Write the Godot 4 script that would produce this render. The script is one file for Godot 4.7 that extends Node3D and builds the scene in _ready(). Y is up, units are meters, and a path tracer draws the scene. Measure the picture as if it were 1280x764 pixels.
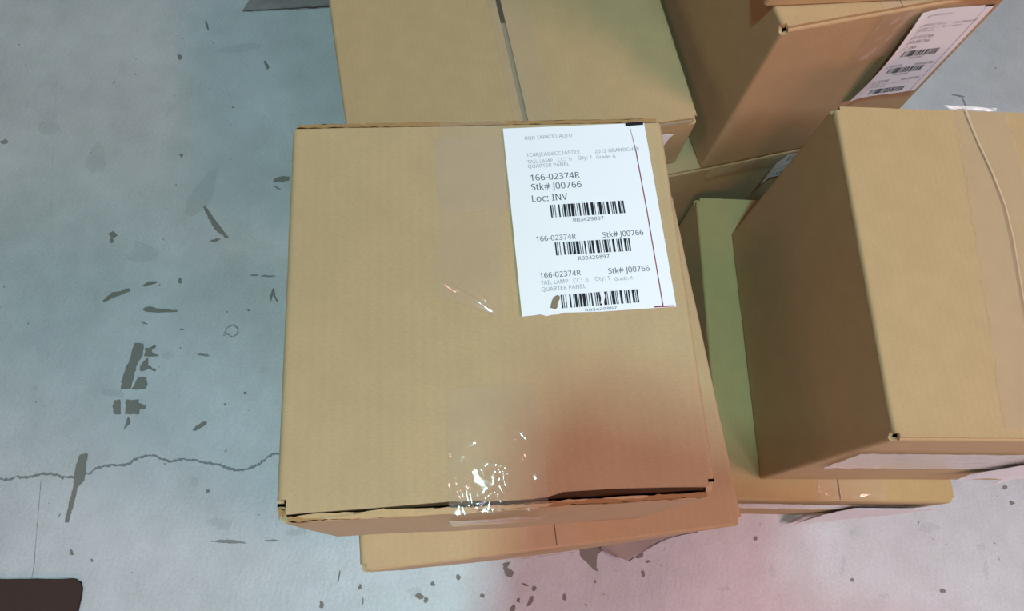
extends Node3D
# A warehouse floor with stacked corrugated cartons, seen from standing height.

var M := {}
var used := {}
var floor_node: Node3D
var carton_count := 0


func numbered(called: String) -> String:
	if not used.has(called):
		used[called] = 0
		return called
	used[called] += 1
	return "%s_%03d" % [called, used[called]]


func tag(o: Node, label: String, category: String, group := "", kind := "") -> void:
	o.set_meta("label", label)
	o.set_meta("category", category)
	if group != "":
		o.set_meta("group", group)
	if kind != "":
		o.set_meta("kind", kind)


func part(called: String, mesh: Mesh, mat: Material, parent: Node) -> MeshInstance3D:
	var o := MeshInstance3D.new()
	o.name = called
	o.mesh = mesh
	o.material_override = mat
	parent.add_child(o, true)
	return o


func struct(called: String, mesh: Mesh, mat: Material, at: Vector3) -> MeshInstance3D:
	var o := part(called, mesh, mat, self)
	o.position = at
	o.set_meta("kind", "structure")
	return o


func boxm(s: Vector3) -> BoxMesh:
	var b := BoxMesh.new()
	b.size = s
	return b


# ---------------------------------------------------------------- mesh helpers
# A triangle or quad whose front looks along «hint».
func tri(st: SurfaceTool, a: Vector3, b: Vector3, c: Vector3, hint: Vector3, ua := Vector2.ZERO, ub := Vector2.ZERO, uc := Vector2.ZERO) -> void:
	if (c - a).cross(b - a).dot(hint) < 0.0:
		var k := b
		b = c
		c = k
		var v := ub
		ub = uc
		uc = v
	st.set_uv(ua)
	st.add_vertex(a)
	st.set_uv(ub)
	st.add_vertex(b)
	st.set_uv(uc)
	st.add_vertex(c)


func quad(st: SurfaceTool, a: Vector3, b: Vector3, c: Vector3, d: Vector3, hint: Vector3, uv: Array) -> void:
	tri(st, a, b, c, hint, uv[0], uv[1], uv[2])
	tri(st, a, c, d, hint, uv[0], uv[2], uv[3])


func begin() -> SurfaceTool:
	var st := SurfaceTool.new()
	st.begin(Mesh.PRIMITIVE_TRIANGLES)
	return st


func done(st: SurfaceTool) -> ArrayMesh:
	st.generate_normals()
	return st.commit()


func stops(a: float, b: float, step: float, ra: bool, rb: bool, r: float, extra: Array) -> Array:
	var s := {}
	var n := maxi(2, int((b - a) / step))
	for i in n + 1:
		s[snappedf(lerpf(a, b, float(i) / n), 1e-5)] = true
	for k in 6:
		var q := r * (1.0 - cos(k / 5.0 * PI / 2.0))
		if ra:
			s[snappedf(a + q, 1e-5)] = true
		if rb:
			s[snappedf(b - q, 1e-5)] = true
	for e in extra:
		if e > a and e < b:
			s[snappedf(e, 1e-5)] = true
	var o := s.keys()
	o.sort()
	return o


# A sheet of corrugated board lying flat: folded edges rounded, notches left out, a slight bow.
func board(x0: float, x1: float, z0: float, z1: float, top: float, t: float, rounds: Array, notches: Array, bow: float, noise: FastNoiseLite, front_gap = null) -> ArrayMesh:
	var r := 0.0042
	var ex := []
	var ez := []
	for n: Rect2 in notches:
		ex += [n.position.x, n.end.x]
		ez += [n.position.y, n.end.y]
	var xs := stops(x0, x1, 0.009, rounds[0], rounds[1], r, ex)
	var zs := stops(z0, z1, 0.009, rounds[2], rounds[3], r, ez)
	var nx := xs.size()
	var nz := zs.size()
	var v := []
	for j in nz:
		var row := []
		for i in nx:
			var x: float = xs[i]
			var z: float = zs[j]
			var u := (x - x0) / (x1 - x0)
			var w := (z - z0) / (z1 - z0)
			var y := top + bow * sin(PI * u) * sin(PI * w) + noise.get_noise_2d(x * 900.0, z * 900.0) * 0.0005
			var down := 0.0
			for e in [[rounds[0], x - x0], [rounds[1], x1 - x], [rounds[2], z - z0], [rounds[3], z1 - z]]:
				if e[0] and e[1] < r:
					down = maxf(down, r - sqrt(maxf(0.0, r * r - (r - e[1]) * (r - e[1]))))
			y -= minf(down, t * 0.98)
			var zz := z
			if front_gap != null and w > 0.8:
				zz -= float(front_gap.call(u)) * (w - 0.8) / 0.2
			row.append(Vector3(x, y, zz))
		v.append(row)
	var live := func(i: int, j: int) -> bool:
		if i < 0 or j < 0 or i >= nx - 1 or j >= nz - 1:
			return false
		var c := Vector2((xs[i] + xs[i + 1]) / 2.0, (zs[j] + zs[j + 1]) / 2.0)
		for n: Rect2 in notches:
			if n.has_point(c):
				return false
		return true
	var st := begin()
	var lo := top - t
	for j in nz - 1:
		for i in nx - 1:
			if not live.call(i, j):
				continue
			var a: Vector3 = v[j][i]
			var b: Vector3 = v[j][i + 1]
			var c: Vector3 = v[j + 1][i + 1]
			var d: Vector3 = v[j + 1][i]
			var uv := [Vector2(a.x, a.z) / 0.25, Vector2(b.x, b.z) / 0.25, Vector2(c.x, c.z) / 0.25, Vector2(d.x, d.z) / 0.25]
			st.set_smooth_group(0)
			quad(st, a, b, c, d, Vector3.UP, uv)
			var e := [a, b, c, d]
			var f := []
			for q: Vector3 in e:
				f.append(Vector3(q.x, minf(lo, q.y - 0.0002), q.z))
			st.set_smooth_group(3)
			quad(st, f[0], f[1], f[2], f[3], Vector3.DOWN, uv)
			st.set_smooth_group(1)
			var around := [[i, j - 1, 0, 1, Vector3(0, 0, -1)], [i + 1, j, 1, 2, Vector3(1, 0, 0)], [i, j + 1, 2, 3, Vector3(0, 0, 1)], [i - 1, j, 3, 0, Vector3(-1, 0, 0)]]
			for s in around:
				if not live.call(s[0], s[1]):
					var p: int = s[2]
					var q: int = s[3]
					quad(st, e[p], e[q], f[q], f[p], s[4], [uv[p], uv[q], uv[q] + Vector2(0, 0.02), uv[p] + Vector2(0, 0.02)])
	return done(st)


# The four walls of a carton as one folded sheet, with thickness, plus its bottom.
func walls(w: float, d: float, top_side: float, top_end: float, top_corner: float, t: float, bulge: Array, noise: FastNoiseLite) -> ArrayMesh:
	var pts := []          # [outer point, outward normal, top height, along]
	var r := 0.004
	var hw := w / 2.0
	var hd := d / 2.0
	var sides := [[Vector2(hw, hd - r), Vector2(hw, -hd + r), Vector2(1, 0)], [Vector2(hw - r, -hd), Vector2(-hw + r, -hd), Vector2(0, -1)], [Vector2(-hw, -hd + r), Vector2(-hw, hd - r), Vector2(-1, 0)], [Vector2(-hw + r, hd), Vector2(hw - r, hd), Vector2(0, 1)]]
	var along := 0.0
	for k in 4:
		var a: Vector2 = sides[k][0]
		var b: Vector2 = sides[k][1]
		var n: Vector2 = sides[k][2]
		var m := 26
		var marks := [0.0, 0.007 / a.distance_to(b)]
		for i in range(1, m):
			marks.append(lerpf(0.02, 0.98, (i - 1.0) / (m - 2.0)))
		marks += [1.0 - 0.007 / a.distance_to(b), 1.0]
		for f: float in marks:
			var p := a.lerp(b, f)
			var top := top_side if k % 2 == 0 else top_end
			if f < 0.018 or f > 0.982:
				top = top_corner
			pts.append([p, n, top, along + a.distance_to(b) * f, sin(PI * f) * float(bulge[k])])
		along += a.distance_to(b)
		var n2: Vector2 = sides[(k + 1) % 4][2]
		var centre: Vector2 = b - n * r
		for i in range(1, 4):
			var nn := n.slerp(n2, i / 4.0).normalized()
			pts.append([centre + nn * r, nn, top_corner, along + r * 1.57 * i / 4.0, 0.0])
		along += r * 1.57
	var st := begin()
	var rows := 12
	var count := pts.size()
	var at := func(i: int, j: int, inner: bool) -> Vector3:
		var q: Array = pts[i % count]
		var y: float = q[2] * j / rows
		var out: float = q[4] * sin(PI * minf(1.0, (float(j) / rows) * 1.0)) + noise.get_noise_2d(q[3] * 700.0, y * 700.0) * 0.0005
		var p: Vector2 = q[0] + q[1] * (out - (t if inner else 0.0))
		return Vector3(p.x, y, p.y)
	for i in count:
		var n2: Vector2 = pts[i][1]
		var hint := Vector3(n2.x, 0, n2.y)
		var u0: float = pts[i][3] / 0.25
		var u1: float = (pts[i + 1][3] if i + 1 < count else along) / 0.25
		for j in rows:
			var a: Vector3 = at.call(i, j, false)
			var b: Vector3 = at.call(i + 1, j, false)
			var c: Vector3 = at.call(i + 1, j + 1, false)
			var e: Vector3 = at.call(i, j + 1, false)
			st.set_smooth_group(0)
			quad(st, a, b, c, e, hint, [Vector2(u0, a.y / 0.25), Vector2(u1, b.y / 0.25), Vector2(u1, c.y / 0.25), Vector2(u0, e.y / 0.25)])
			st.set_smooth_group(1)
			quad(st, at.call(i, j, true), at.call(i + 1, j, true), at.call(i + 1, j + 1, true), at.call(i, j + 1, true), -hint, [Vector2(u0, a.y / 0.25), Vector2(u1, b.y / 0.25), Vector2(u1, c.y / 0.25), Vector2(u0, e.y / 0.25)])
		st.set_smooth_group(2)
		quad(st, at.call(i, rows, false), at.call(i + 1, rows, false), at.call(i + 1, rows, true), at.call(i, rows, true), Vector3.UP, [Vector2(u0, 0), Vector2(u1, 0), Vector2(u1, 0.02), Vector2(u0, 0.02)])
		st.set_smooth_group(4)
		tri(st, at.call(i, 0, false), at.call(i + 1, 0, false), Vector3.ZERO, Vector3.DOWN)
	return done(st)


# Thin film or paper between four corners (c00 back left, c10 back right, c11 front right, c01 front left), raised along ridges.
# ridges: [x0, z0, x1, z1, strength]; «place» carries a point of the flat sheet to where it lies.
func film(c00: Vector2, c10: Vector2, c11: Vector2, c01: Vector2, lift: float, step: float, ridges: Array, ridge_h: float, ridge_w: float, place: Callable, up: Vector3, noise: FastNoiseLite, ripple := 0.00012, rag := 0.0) -> ArrayMesh:
	var nu := maxi(2, int(maxf(c00.distance_to(c10), c01.distance_to(c11)) / step))
	var nv := maxi(2, int(maxf(c00.distance_to(c01), c10.distance_to(c11)) / step))
	var v := []
	for j in nv + 1:
		var row := []
		for i in nu + 1:
			var fu := float(i) / nu
			var fv := float(j) / nv
			var p := c00.lerp(c10, fu).lerp(c01.lerp(c11, fu), fv)
			if rag > 0.0 and (i == 0 or i == nu):
				p.x += noise.get_noise_1d(p.y * 4000.0) * rag
			if rag > 0.0 and (j == 0 or j == nv):
				p.y += noise.get_noise_1d(p.x * 4000.0 + 71.0) * rag
			var h := lift + (noise.get_noise_2d(p.x * 2500.0, p.y * 2500.0) + 0.6) * ripple
			for g in ridges:
				var a := Vector2(g[0], g[1])
				var b := Vector2(g[2], g[3])
				var f := clampf((p - a).dot(b - a) / (b - a).length_squared(), 0.0, 1.0)
				var dd := p.distance_squared_to(a.lerp(b, f))
				if dd < ridge_w * ridge_w * 9.0:
					h += ridge_h * float(g[4]) * exp(-dd / (ridge_w * ridge_w)) * (0.35 + 0.65 * sin(PI * clampf(f, 0.1, 0.9)))
			row.append(place.call(p, h))
		v.append(row)
	var st := begin()
	for j in nv:
		for i in nu:
			quad(st, v[j][i], v[j][i + 1], v[j + 1][i + 1], v[j + 1][i], up, [Vector2(i, j), Vector2(i + 1, j), Vector2(i + 1, j + 1), Vector2(i, j + 1)])
	return done(st)


# A flat outline (pairs x, y) as a plate; «place» carries (point, height) to where it lies.
func plate(outline: PackedVector2Array, lift: float, thick: float, place: Callable, up: Vector3) -> ArrayMesh:
	var st := begin()
	var idx := Geometry2D.triangulate_polygon(outline)
	for k in range(0, idx.size(), 3):
		var tr := []
		for m in 3:
			tr.append(outline[idx[k + m]])
		st.set_smooth_group(0)
		tri(st, place.call(tr[0], lift + thick), place.call(tr[1], lift + thick), place.call(tr[2], lift + thick), up, tr[0] / 0.25, tr[1] / 0.25, tr[2] / 0.25)
		if thick <= 0.0:
			continue
		st.set_smooth_group(1)
		tri(st, place.call(tr[0], lift), place.call(tr[1], lift), place.call(tr[2], lift), -up, tr[0] / 0.25, tr[1] / 0.25, tr[2] / 0.25)
	if thick > 0.0:
		st.set_smooth_group(-1)
		var centre := Vector2.ZERO
		for q in outline:
			centre += q / outline.size()
		for k in outline.size():
			var a := outline[k]
			var b := outline[(k + 1) % outline.size()]
			var a1: Vector3 = place.call(a, lift + thick)
			var b1: Vector3 = place.call(b, lift + thick)
			var b0: Vector3 = place.call(b, lift)
			var a0: Vector3 = place.call(a, lift)
			var away: Vector3 = (a1 + b1) / 2.0 - place.call(centre, lift + thick)
			quad(st, a1, b1, b0, a0, away, [a / 0.25, b / 0.25, b / 0.25, a / 0.25])
	return done(st)


func roughened(pts: PackedVector2Array, step: float, amount: float, noise: FastNoiseLite) -> PackedVector2Array:
	var o := PackedVector2Array()
	for k in pts.size():
		var a := pts[k]
		var b := pts[(k + 1) % pts.size()]
		var n := maxi(1, int(a.distance_to(b) / step))
		for i in n:
			var p := a.lerp(b, float(i) / n)
			o.append(p + Vector2(noise.get_noise_2d(p.x * 40000.0, p.y * 40000.0), noise.get_noise_2d(p.y * 40000.0 + 500.0, p.x * 40000.0)) * amount)
	if Geometry2D.triangulate_polygon(o).is_empty():
		return pts
	return o


func pairs(flat: Array) -> PackedVector2Array:
	var o := PackedVector2Array()
	for k in range(0, flat.size(), 2):
		o.append(Vector2(flat[k], flat[k + 1]))
	return o


func noise_of(s: int, f: float) -> FastNoiseLite:
	var n := FastNoiseLite.new()
	n.seed = s
	n.noise_type = FastNoiseLite.TYPE_SIMPLEX_SMOOTH
	n.frequency = f
	n.fractal_octaves = 3
	return n


# ---------------------------------------------------------------- materials
func mat(c: Color, rough: float, spec := 0.5) -> StandardMaterial3D:
	var m := StandardMaterial3D.new()
	m.albedo_color = c
	m.roughness = rough
	m.metallic_specular = spec
	return m


func clear(c: Color, a: float, rough: float) -> StandardMaterial3D:
	var m := mat(Color(c.r, c.g, c.b, a), rough)
	m.transparency = BaseMaterial3D.TRANSPARENCY_ALPHA
	m.cull_mode = BaseMaterial3D.CULL_DISABLED
	return m


# Kraft liner: fibres, faint flutes showing through, cloudy tone.
func kraft_image() -> Image:
	var n := 512
	var fibre := noise_of(11, 0.09)
	var cloud := noise_of(12, 0.012)
	var speck := noise_of(13, 0.45)
	var a := fibre.get_seamless_image(n, n, false, false, 0.1, false).get_data()
	var b := cloud.get_seamless_image(n, n, false, false, 0.1, false).get_data()
	var c := speck.get_seamless_image(n, n, false, false, 0.1, false).get_data()
	var flute := PackedFloat32Array()
	for x in n:
		flute.append(0.004 * sin(x * TAU * 36.0 / n))
	var o := PackedByteArray()
	o.resize(n * n * 3)
	for y in n:
		for x in n:
			var k := y * n + x
			var v := 0.94 + (a[((y * 3) % n) * n + x] - 128) / 255.0 * 0.05 + (b[k] - 128) / 255.0 * 0.04 + (c[k] - 128) / 255.0 * 0.08 + flute[x]
			o[k * 3] = clampi(int(v * 255.0), 0, 255)
			o[k * 3 + 1] = clampi(int((v - 0.004) * 254.0), 0, 255)
			o[k * 3 + 2] = clampi(int((v - 0.010) * 252.0), 0, 255)
	var im := Image.create_from_data(n, n, false, Image.FORMAT_RGB8, o)
	im.generate_mipmaps()
	return im


# Painted concrete: clouds of tone, fine grain, small dark specks and trowel streaks.
func floor_images() -> Array:
	var n := 1024
	var cloud := noise_of(21, 0.0045).get_seamless_image(n, n, false, false, 0.1, false).get_data()
	var patch := noise_of(22, 0.02).get_seamless_image(n, n, false, false, 0.1, false).get_data()
	var grain := noise_of(23, 0.22).get_seamless_image(n, n, false, false, 0.1, false).get_data()
	var streak := noise_of(24, 0.03).get_seamless_image(n, n, false, false, 0.1, false).get_data()
	var o := PackedByteArray()
	o.resize(n * n * 3)
	var h := PackedByteArray()
	h.resize(n * n)
	for y in n:
		for x in n:
			var k := y * n + x
			var v := 0.90 + (cloud[k] - 128) / 255.0 * 0.09 + (patch[k] - 128) / 255.0 * 0.06 + (grain[k] - 128) / 255.0 * 0.09
			var s := streak[y * n + (x * 5) % n]
			v += (s - 128) / 255.0 * 0.025
			var dark := maxf(0.0, (grain[((y * 2) % n) * n + (x * 2) % n] - 204) / 255.0) * maxf(0.0, (patch[((y + 300) % n) * n + x] - 120) / 255.0) * 5.0
			v -= dark
			var g := (patch[((y + 511) % n) * n + x] - 128) / 255.0
			o[k * 3] = clampi(int((v - g * 0.01) * 255.0), 0, 255)
			o[k * 3 + 1] = clampi(int(v * 255.0), 0, 255)
			o[k * 3 + 2] = clampi(int((v - g * 0.02) * 255.0), 0, 255)
			h[k] = clampi(int(128.0 + (grain[k] - 128) * 0.5 + (s - 128) * 0.5), 0, 255)
	var a := Image.create_from_data(n, n, false, Image.FORMAT_RGB8, o)
	var b := Image.create_from_data(n, n, false, Image.FORMAT_L8, h)
	return [a, b]


func materials() -> void:
	var kraft := ImageTexture.create_from_image(kraft_image())
	for k in [["kraft", Color(0.735, 0.648, 0.500)], ["kraft_pale", Color(0.745, 0.652, 0.490)], ["kraft_green", Color(0.730, 0.655, 0.470)], ["kraft_seam_shade", Color(0.60, 0.56, 0.47)], ["kraft_red", Color(0.740, 0.630, 0.475)]]:  # the greyed tone paints the shade down inside the open seam
		var m := mat(k[1], 0.78, 0.35)
		m.albedo_texture = kraft
		m.heightmap_enabled = true
		m.heightmap_texture = kraft
		m.heightmap_scale = 0.02
		m.rim_enabled = true
		m.rim = 0.15
		M[k[0]] = m
	M.raw = mat(Color(0.62, 0.49, 0.33), 0.9, 0.2)
	M.gap_shade_raw = mat(Color(0.31, 0.23, 0.16), 0.95, 0.1)  # raw board darkened to stand for the shade in the lid gap
	var f := floor_images()
	var fm := mat(Color(0.790, 0.832, 0.846), 0.42, 0.5)
	fm.albedo_texture = ImageTexture.create_from_image(f[0])
	fm.heightmap_enabled = true
	fm.heightmap_texture = ImageTexture.create_from_image(f[1])
	fm.heightmap_scale = 0.05
	fm.uv1_triplanar = true
	fm.uv1_world_triplanar = true
	fm.uv1_scale = Vector3.ONE / 1.3
	M.floor = fm
	var alpha := func(c: Color, a: float) -> StandardMaterial3D:
		var m := mat(Color(c.r, c.g, c.b, a), 0.75, 0.3)
		m.transparency = BaseMaterial3D.TRANSPARENCY_ALPHA
		return m
	M.chip = alpha.call(Color(0.50, 0.51, 0.485), 0.85)
	M.scuff = alpha.call(Color(0.40, 0.42, 0.41), 0.40)
	M.faint = alpha.call(Color(0.40, 0.42, 0.38), 0.07)
	M.crack = alpha.call(Color(0.46, 0.49, 0.49), 0.52)
	M.tape = clear(Color(0.93, 0.87, 0.80), 0.11, 0.09)
	M.tape_sheen = clear(Color(0.88, 0.84, 0.81), 0.34, 0.22)  # milky tint paints the reflected haze of glossy tape
	M.tape_fold = mat(Color(0.80, 0.71, 0.58), 0.35, 0.5)
	M.tape_highlight = clear(Color(0.92, 0.92, 0.92), 0.72, 0.20)  # white tint paints the highlights on the crumpled tape end
	var paper := mat(Color(0.905, 0.925, 0.945), 0.55, 0.5)
	paper.cull_mode = BaseMaterial3D.CULL_DISABLED
	M.paper = paper
	M.ink = mat(Color(0.10, 0.10, 0.13), 0.6, 0.4)
	M.ink_grey = mat(Color(0.30, 0.31, 0.33), 0.6, 0.4)
	M.ink_pale = mat(Color(0.60, 0.61, 0.63), 0.6, 0.4)
	M.ink_red = mat(Color(0.50, 0.08, 0.18), 0.6, 0.4)
	M.grey_sheet = mat(Color(0.53, 0.52, 0.52), 0.6, 0.4)
	M.grey_sheet_back = mat(Color(0.66, 0.64, 0.62), 0.6, 0.4)
	M.dark_brown = mat(Color(0.27, 0.215, 0.20), 0.9, 0.2)
	M.wall = mat(Color(0.40, 0.28, 0.20), 0.9, 0.3)
	M.wall_brick = mat(Color(0.62, 0.36, 0.30), 0.9, 0.3)
	M.ceiling = mat(Color(0.44, 0.39, 0.35), 0.9, 0.3)
	M.housing = mat(Color(0.85, 0.86, 0.86), 0.5, 0.5)


# ---------------------------------------------------------------- floor marks
func on_floor(p: Vector2, h: float) -> Vector3:   # in the floor slab's own axes: its top lies 0.1 above its centre
	return Vector3(p.x, h + 0.1, p.y)


func flat_down(p: Vector2, h: float) -> Vector3:
	return Vector3(p.x, h, p.y)


func mark(called: String, flat: Array, shade: String) -> void:
	var pts := pairs(flat)
	var rough := roughened(pts, 0.0022, 0.0020 if shade != "faint" else 0.005, noise_of(called.length() + pts.size(), 0.02))
	var lift := 0.00025
	if shade == "chip":
		lift = 0.0004
	elif shade == "crack":
		lift = 0.0003
	part(called, plate(rough, lift, 0.0, on_floor, Vector3.UP), M[shade], floor_node)


func ribbon(called: String, flat: Array, width: float, shade: String) -> void:
	var pts := pairs(flat)
	var line := PackedVector2Array()
	var n := noise_of(pts.size() + 5, 0.05)
	for k in pts.size() - 1:
		for i in 6:
			line.append(pts[k].lerp(pts[k + 1], i / 6.0))
	line.append(pts[pts.size() - 1])
	var wob := 0.0022 if shade == "crack" else 0.0003
	var st := begin()
	var old := []
	for k in line.size():
		var d := (line[mini(k + 1, line.size() - 1)] - line[maxi(k - 1, 0)]).normalized().orthogonal()
		var c := line[k] + d * n.get_noise_1d(k * 9.0) * wob
		var hw := width * 0.5 * (1.0 + 1.1 * n.get_noise_1d(k * 14.0 + 300.0))
		var now := [on_floor(c - d * hw, 0.0003), on_floor(c + d * hw, 0.0003)]
		if k > 0:
			quad(st, old[0], old[1], now[1], now[0], Vector3.UP, [Vector2.ZERO, Vector2.ZERO, Vector2.ZERO, Vector2.ZERO])
		old = now
	part(called, done(st), M[shade], floor_node)


# ---------------------------------------------------------------- labels
# Code 128 of the number under each bar code, as widths of bars and gaps in turn: start, R, digits in pairs, check, stop.
const BARS := ["211214", "231131", "113141", "121223", "112133", "411311", "411113", "331121", "2331112"]


func bars(st: SurfaceTool, x0: float, x1: float, y0: float, y1: float, skew: float, place: Callable, up: Vector3) -> void:
	var u := (x1 - x0) / 101.0
	var x := x0
	for code: String in BARS:
		for k in code.length():
			var w := u * code[k].to_float()
			if k % 2 == 0:
				var s0 := skew * (x - x0)
				var s1 := skew * (x + w - x0)
				quad(st, place.call(Vector2(x, y0 + s0), 0.00035), place.call(Vector2(x + w, y0 + s1), 0.00035), place.call(Vector2(x + w, y1 + s1), 0.00035), place.call(Vector2(x, y1 + s0), 0.00035), up, [Vector2.ZERO, Vector2.ZERO, Vector2.ZERO, Vector2.ZERO])
			x += w


var glyphs := {}


func write(st: SurfaceTool, text: String, x0: float, x1: float, base: float, skew: float, place: Callable, up: Vector3, squash := 1.0) -> void:
	if not glyphs.has(text):
		var t := TextMesh.new()
		var f := SystemFont.new()
		f.font_names = PackedStringArray(["Droid Sans"])
		t.font = f
		t.text = text
		t.font_size = 64
		t.pixel_size = 0.01
		t.depth = 0.0
		t.curve_step = 2.0
		t.horizontal_alignment = HORIZONTAL_ALIGNMENT_LEFT
		var arr := t.get_mesh_arrays()
		var vs: PackedVector3Array = arr[Mesh.ARRAY_VERTEX]
		var ix: PackedInt32Array = arr[Mesh.ARRAY_INDEX] if arr[Mesh.ARRAY_INDEX] != null else PackedInt32Array(range(vs.size()))
		glyphs[text] = [vs, ix]
	var v: PackedVector3Array = glyphs[text][0]
	var idx: PackedInt32Array = glyphs[text][1]
	var lo := INF
	var hi := -INF
	var bottom := INF
	for q in v:
		lo = minf(lo, q.x)
		hi = maxf(hi, q.x)
		bottom = minf(bottom, q.y)
	var k := (x1 - x0) / (hi - lo)
	for i in range(0, idx.size(), 3):
		var tr := []
		for m in 3:
			var q := v[idx[i + m]]
			var px := x0 + (q.x - lo) * k
			tr.append(place.call(Vector2(px, base - (q.y - bottom) * k * squash + skew * (px - x0)), 0.00035))
		tri(st, tr[0], tr[1], tr[2], up)


# A torn-off thermal label, 102 by 140 mm. (x right, y down from its centre.) outline: its top edge and its torn bottom edge.
func shipping_label(parent: Node, place: Callable, up: Vector3, outline: Array, detail: bool) -> void:
	var n := noise_of(77, 0.02)
	var step := 0.004
	# paper as a fine grid so that it can bend, cut to its outline by moving its border
	var st := begin()
	var top_y: float = outline[0]
	var bot: Array = outline[1]
	var nu := 26
	var nv := maxi(4, int((0.0702 - top_y) / step))
	var v := []
	for j in nv + 1:
		var row := []
		for i in nu + 1:
			var fu := float(i) / nu
			var x := lerpf(-0.0508, 0.0508, fu)
			var low := 0.0702
			for b in bot.size() - 1:
				if x >= bot[b][0] and x <= bot[b + 1][0]:
					low = lerpf(bot[b][1], bot[b + 1][1], (x - bot[b][0]) / (bot[b + 1][0] - bot[b][0]))
			var y := lerpf(top_y, low, float(j) / nv)
			row.append(place.call(Vector2(x, y), 0.0002 + n.get_noise_2d(x * 900.0, y * 900.0) * 0.00006))
		v.append(row)
	for j in nv:
		for i in nu:
			quad(st, v[j][i], v[j][i + 1], v[j + 1][i + 1], v[j + 1][i], up, [Vector2.ZERO, Vector2.ZERO, Vector2.ZERO, Vector2.ZERO])
	var lab := part("shipping_label", done(st), M.paper, parent)
	lab.set_meta("label", "white printed label with bar codes and a red edge line")
	var sk := -0.024
	var big := begin()
	var small := begin()
	var code := begin()
	if top_y < -0.05:
		write(small, "RQD TAPATIO AUTO", -0.0360, -0.0025, -0.0593, sk, place, up)
		write(small, "1C4RJEAG6CC165722", -0.0363, 0.0012, -0.0453, sk, place, up)
		write(small, "2012 GRANDCHER", 0.0120, 0.0440, -0.0468, sk, place, up)
		write(small, "TAIL LAMP", -0.0362, -0.0185, -0.0407, sk, place, up)
		write(small, "CC:", -0.0150, -0.0095, -0.0413, sk, place, up)
		write(small, "0", -0.0068, -0.0052, -0.0416, sk, place, up)
		write(small, "Qty: 1", -0.0005, 0.0090, -0.0413, sk, place, up)
		write(small, "Grade: A", 0.0125, 0.0262, -0.0422, sk, place, up)
		write(small, "QUARTER PANEL", -0.0361, -0.0073, -0.0363, sk, place, up)
		write(big, "166-02374R", -0.0353, -0.0011, -0.0269, sk, place, up)
		write(big, "Stk# J00766", -0.0356, -0.0008, -0.0184, sk, place, up)
		write(big, "Loc: INV", -0.0359, -0.0115, -0.0105, sk, place, up)
		bars(code, -0.0243, 0.0267, -0.0078, 0.0018, -0.018, place, up)
		write(big, "R03429897", -0.0097, 0.0113, 0.0057, sk, place, up, 0.85)
	write(big, "166-02374R", -0.0362, -0.0094, 0.0190, sk, place, up)
	write(big, "Stk# J00766", 0.0088, 0.0369, 0.0194, sk, place, up)
	bars(code, -0.0242, 0.0267, 0.0203, 0.0297, -0.012, place, up)
	write(big, "R03429897", -0.0098, 0.0112, 0.0340, sk, place, up, 0.85)
	write(big, "166-02374R", -0.0363, -0.0094, 0.0453, sk, place, up)
	write(big, "Stk# J00766", 0.0091, 0.0370, 0.0456, sk, place, up)
	write(small, "TAIL LAMP", -0.0363, -0.0185, 0.0499, sk, place, up)
	write(small, "CC:", -0.0150, -0.0095, 0.0497, sk, place, up)
	write(small, "0", -0.0068, -0.0052, 0.0496, sk, place, up)
	write(small, "Qty: 1", -0.0005, 0.0090, 0.0501, sk, place, up)
	write(small, "Grade: A", 0.0125, 0.0250, 0.0498, sk, place, up)
	write(small, "QUARTER PANEL", -0.0363, -0.0073, 0.0552, sk, place, up)
	bars(code, -0.0245, 0.0267, 0.0576, 0.0668, -0.022, place, up)
	if detail:
		write(big, "R03429897", -0.0096, 0.0112, 0.0699, sk, place, up, 0.6)
	part("lettering", done(big), M.ink_grey, lab).set_meta("kind", "stuff")
	part("fine_print", done(small), M.ink_pale, lab).set_meta("kind", "stuff")
	part("bar_code", done(code), M.ink, lab).set_meta("kind", "stuff")
	# the red end-of-roll line, with its dark bars at both ends
	var red := begin()
	var line := [[0.0398, maxf(top_y, -0.0690), 0.0003], [0.0405, maxf(top_y, -0.060), 0.0003], [0.0414, maxf(top_y, -0.047), 0.0007], [0.0420, 0.0, 0.0007], [0.0420, 0.0696, 0.0007]]
	for k in line.size() - 1:
		var a: Array = line[k]
		var b: Array = line[k + 1]
		quad(red, place.call(Vector2(a[0] - a[2] / 2, a[1]), 0.00035), place.call(Vector2(a[0] + a[2] / 2, a[1]), 0.00035), place.call(Vector2(b[0] + b[2] / 2, b[1]), 0.00035), place.call(Vector2(b[0] - b[2] / 2, b[1]), 0.00035), up, [Vector2.ZERO, Vector2.ZERO, Vector2.ZERO, Vector2.ZERO])
	quad(red, place.call(Vector2(0.0361, 0.0690), 0.0004), place.call(Vector2(0.0495, 0.0690), 0.0004), place.call(Vector2(0.0495, 0.0698), 0.0004), place.call(Vector2(0.0361, 0.0698), 0.0004), up, [Vector2.ZERO, Vector2.ZERO, Vector2.ZERO, Vector2.ZERO])
	part("red_line", done(red), M.ink_red, lab)
	if top_y < -0.05:
		part("black_bar", plate(PackedVector2Array([Vector2(0.0370, -0.0704), Vector2(0.0501, -0.0709), Vector2(0.0501, -0.0685), Vector2(0.0370, -0.0679)]), 0.00035, 0.0, place, up), M.ink, lab)
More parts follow.
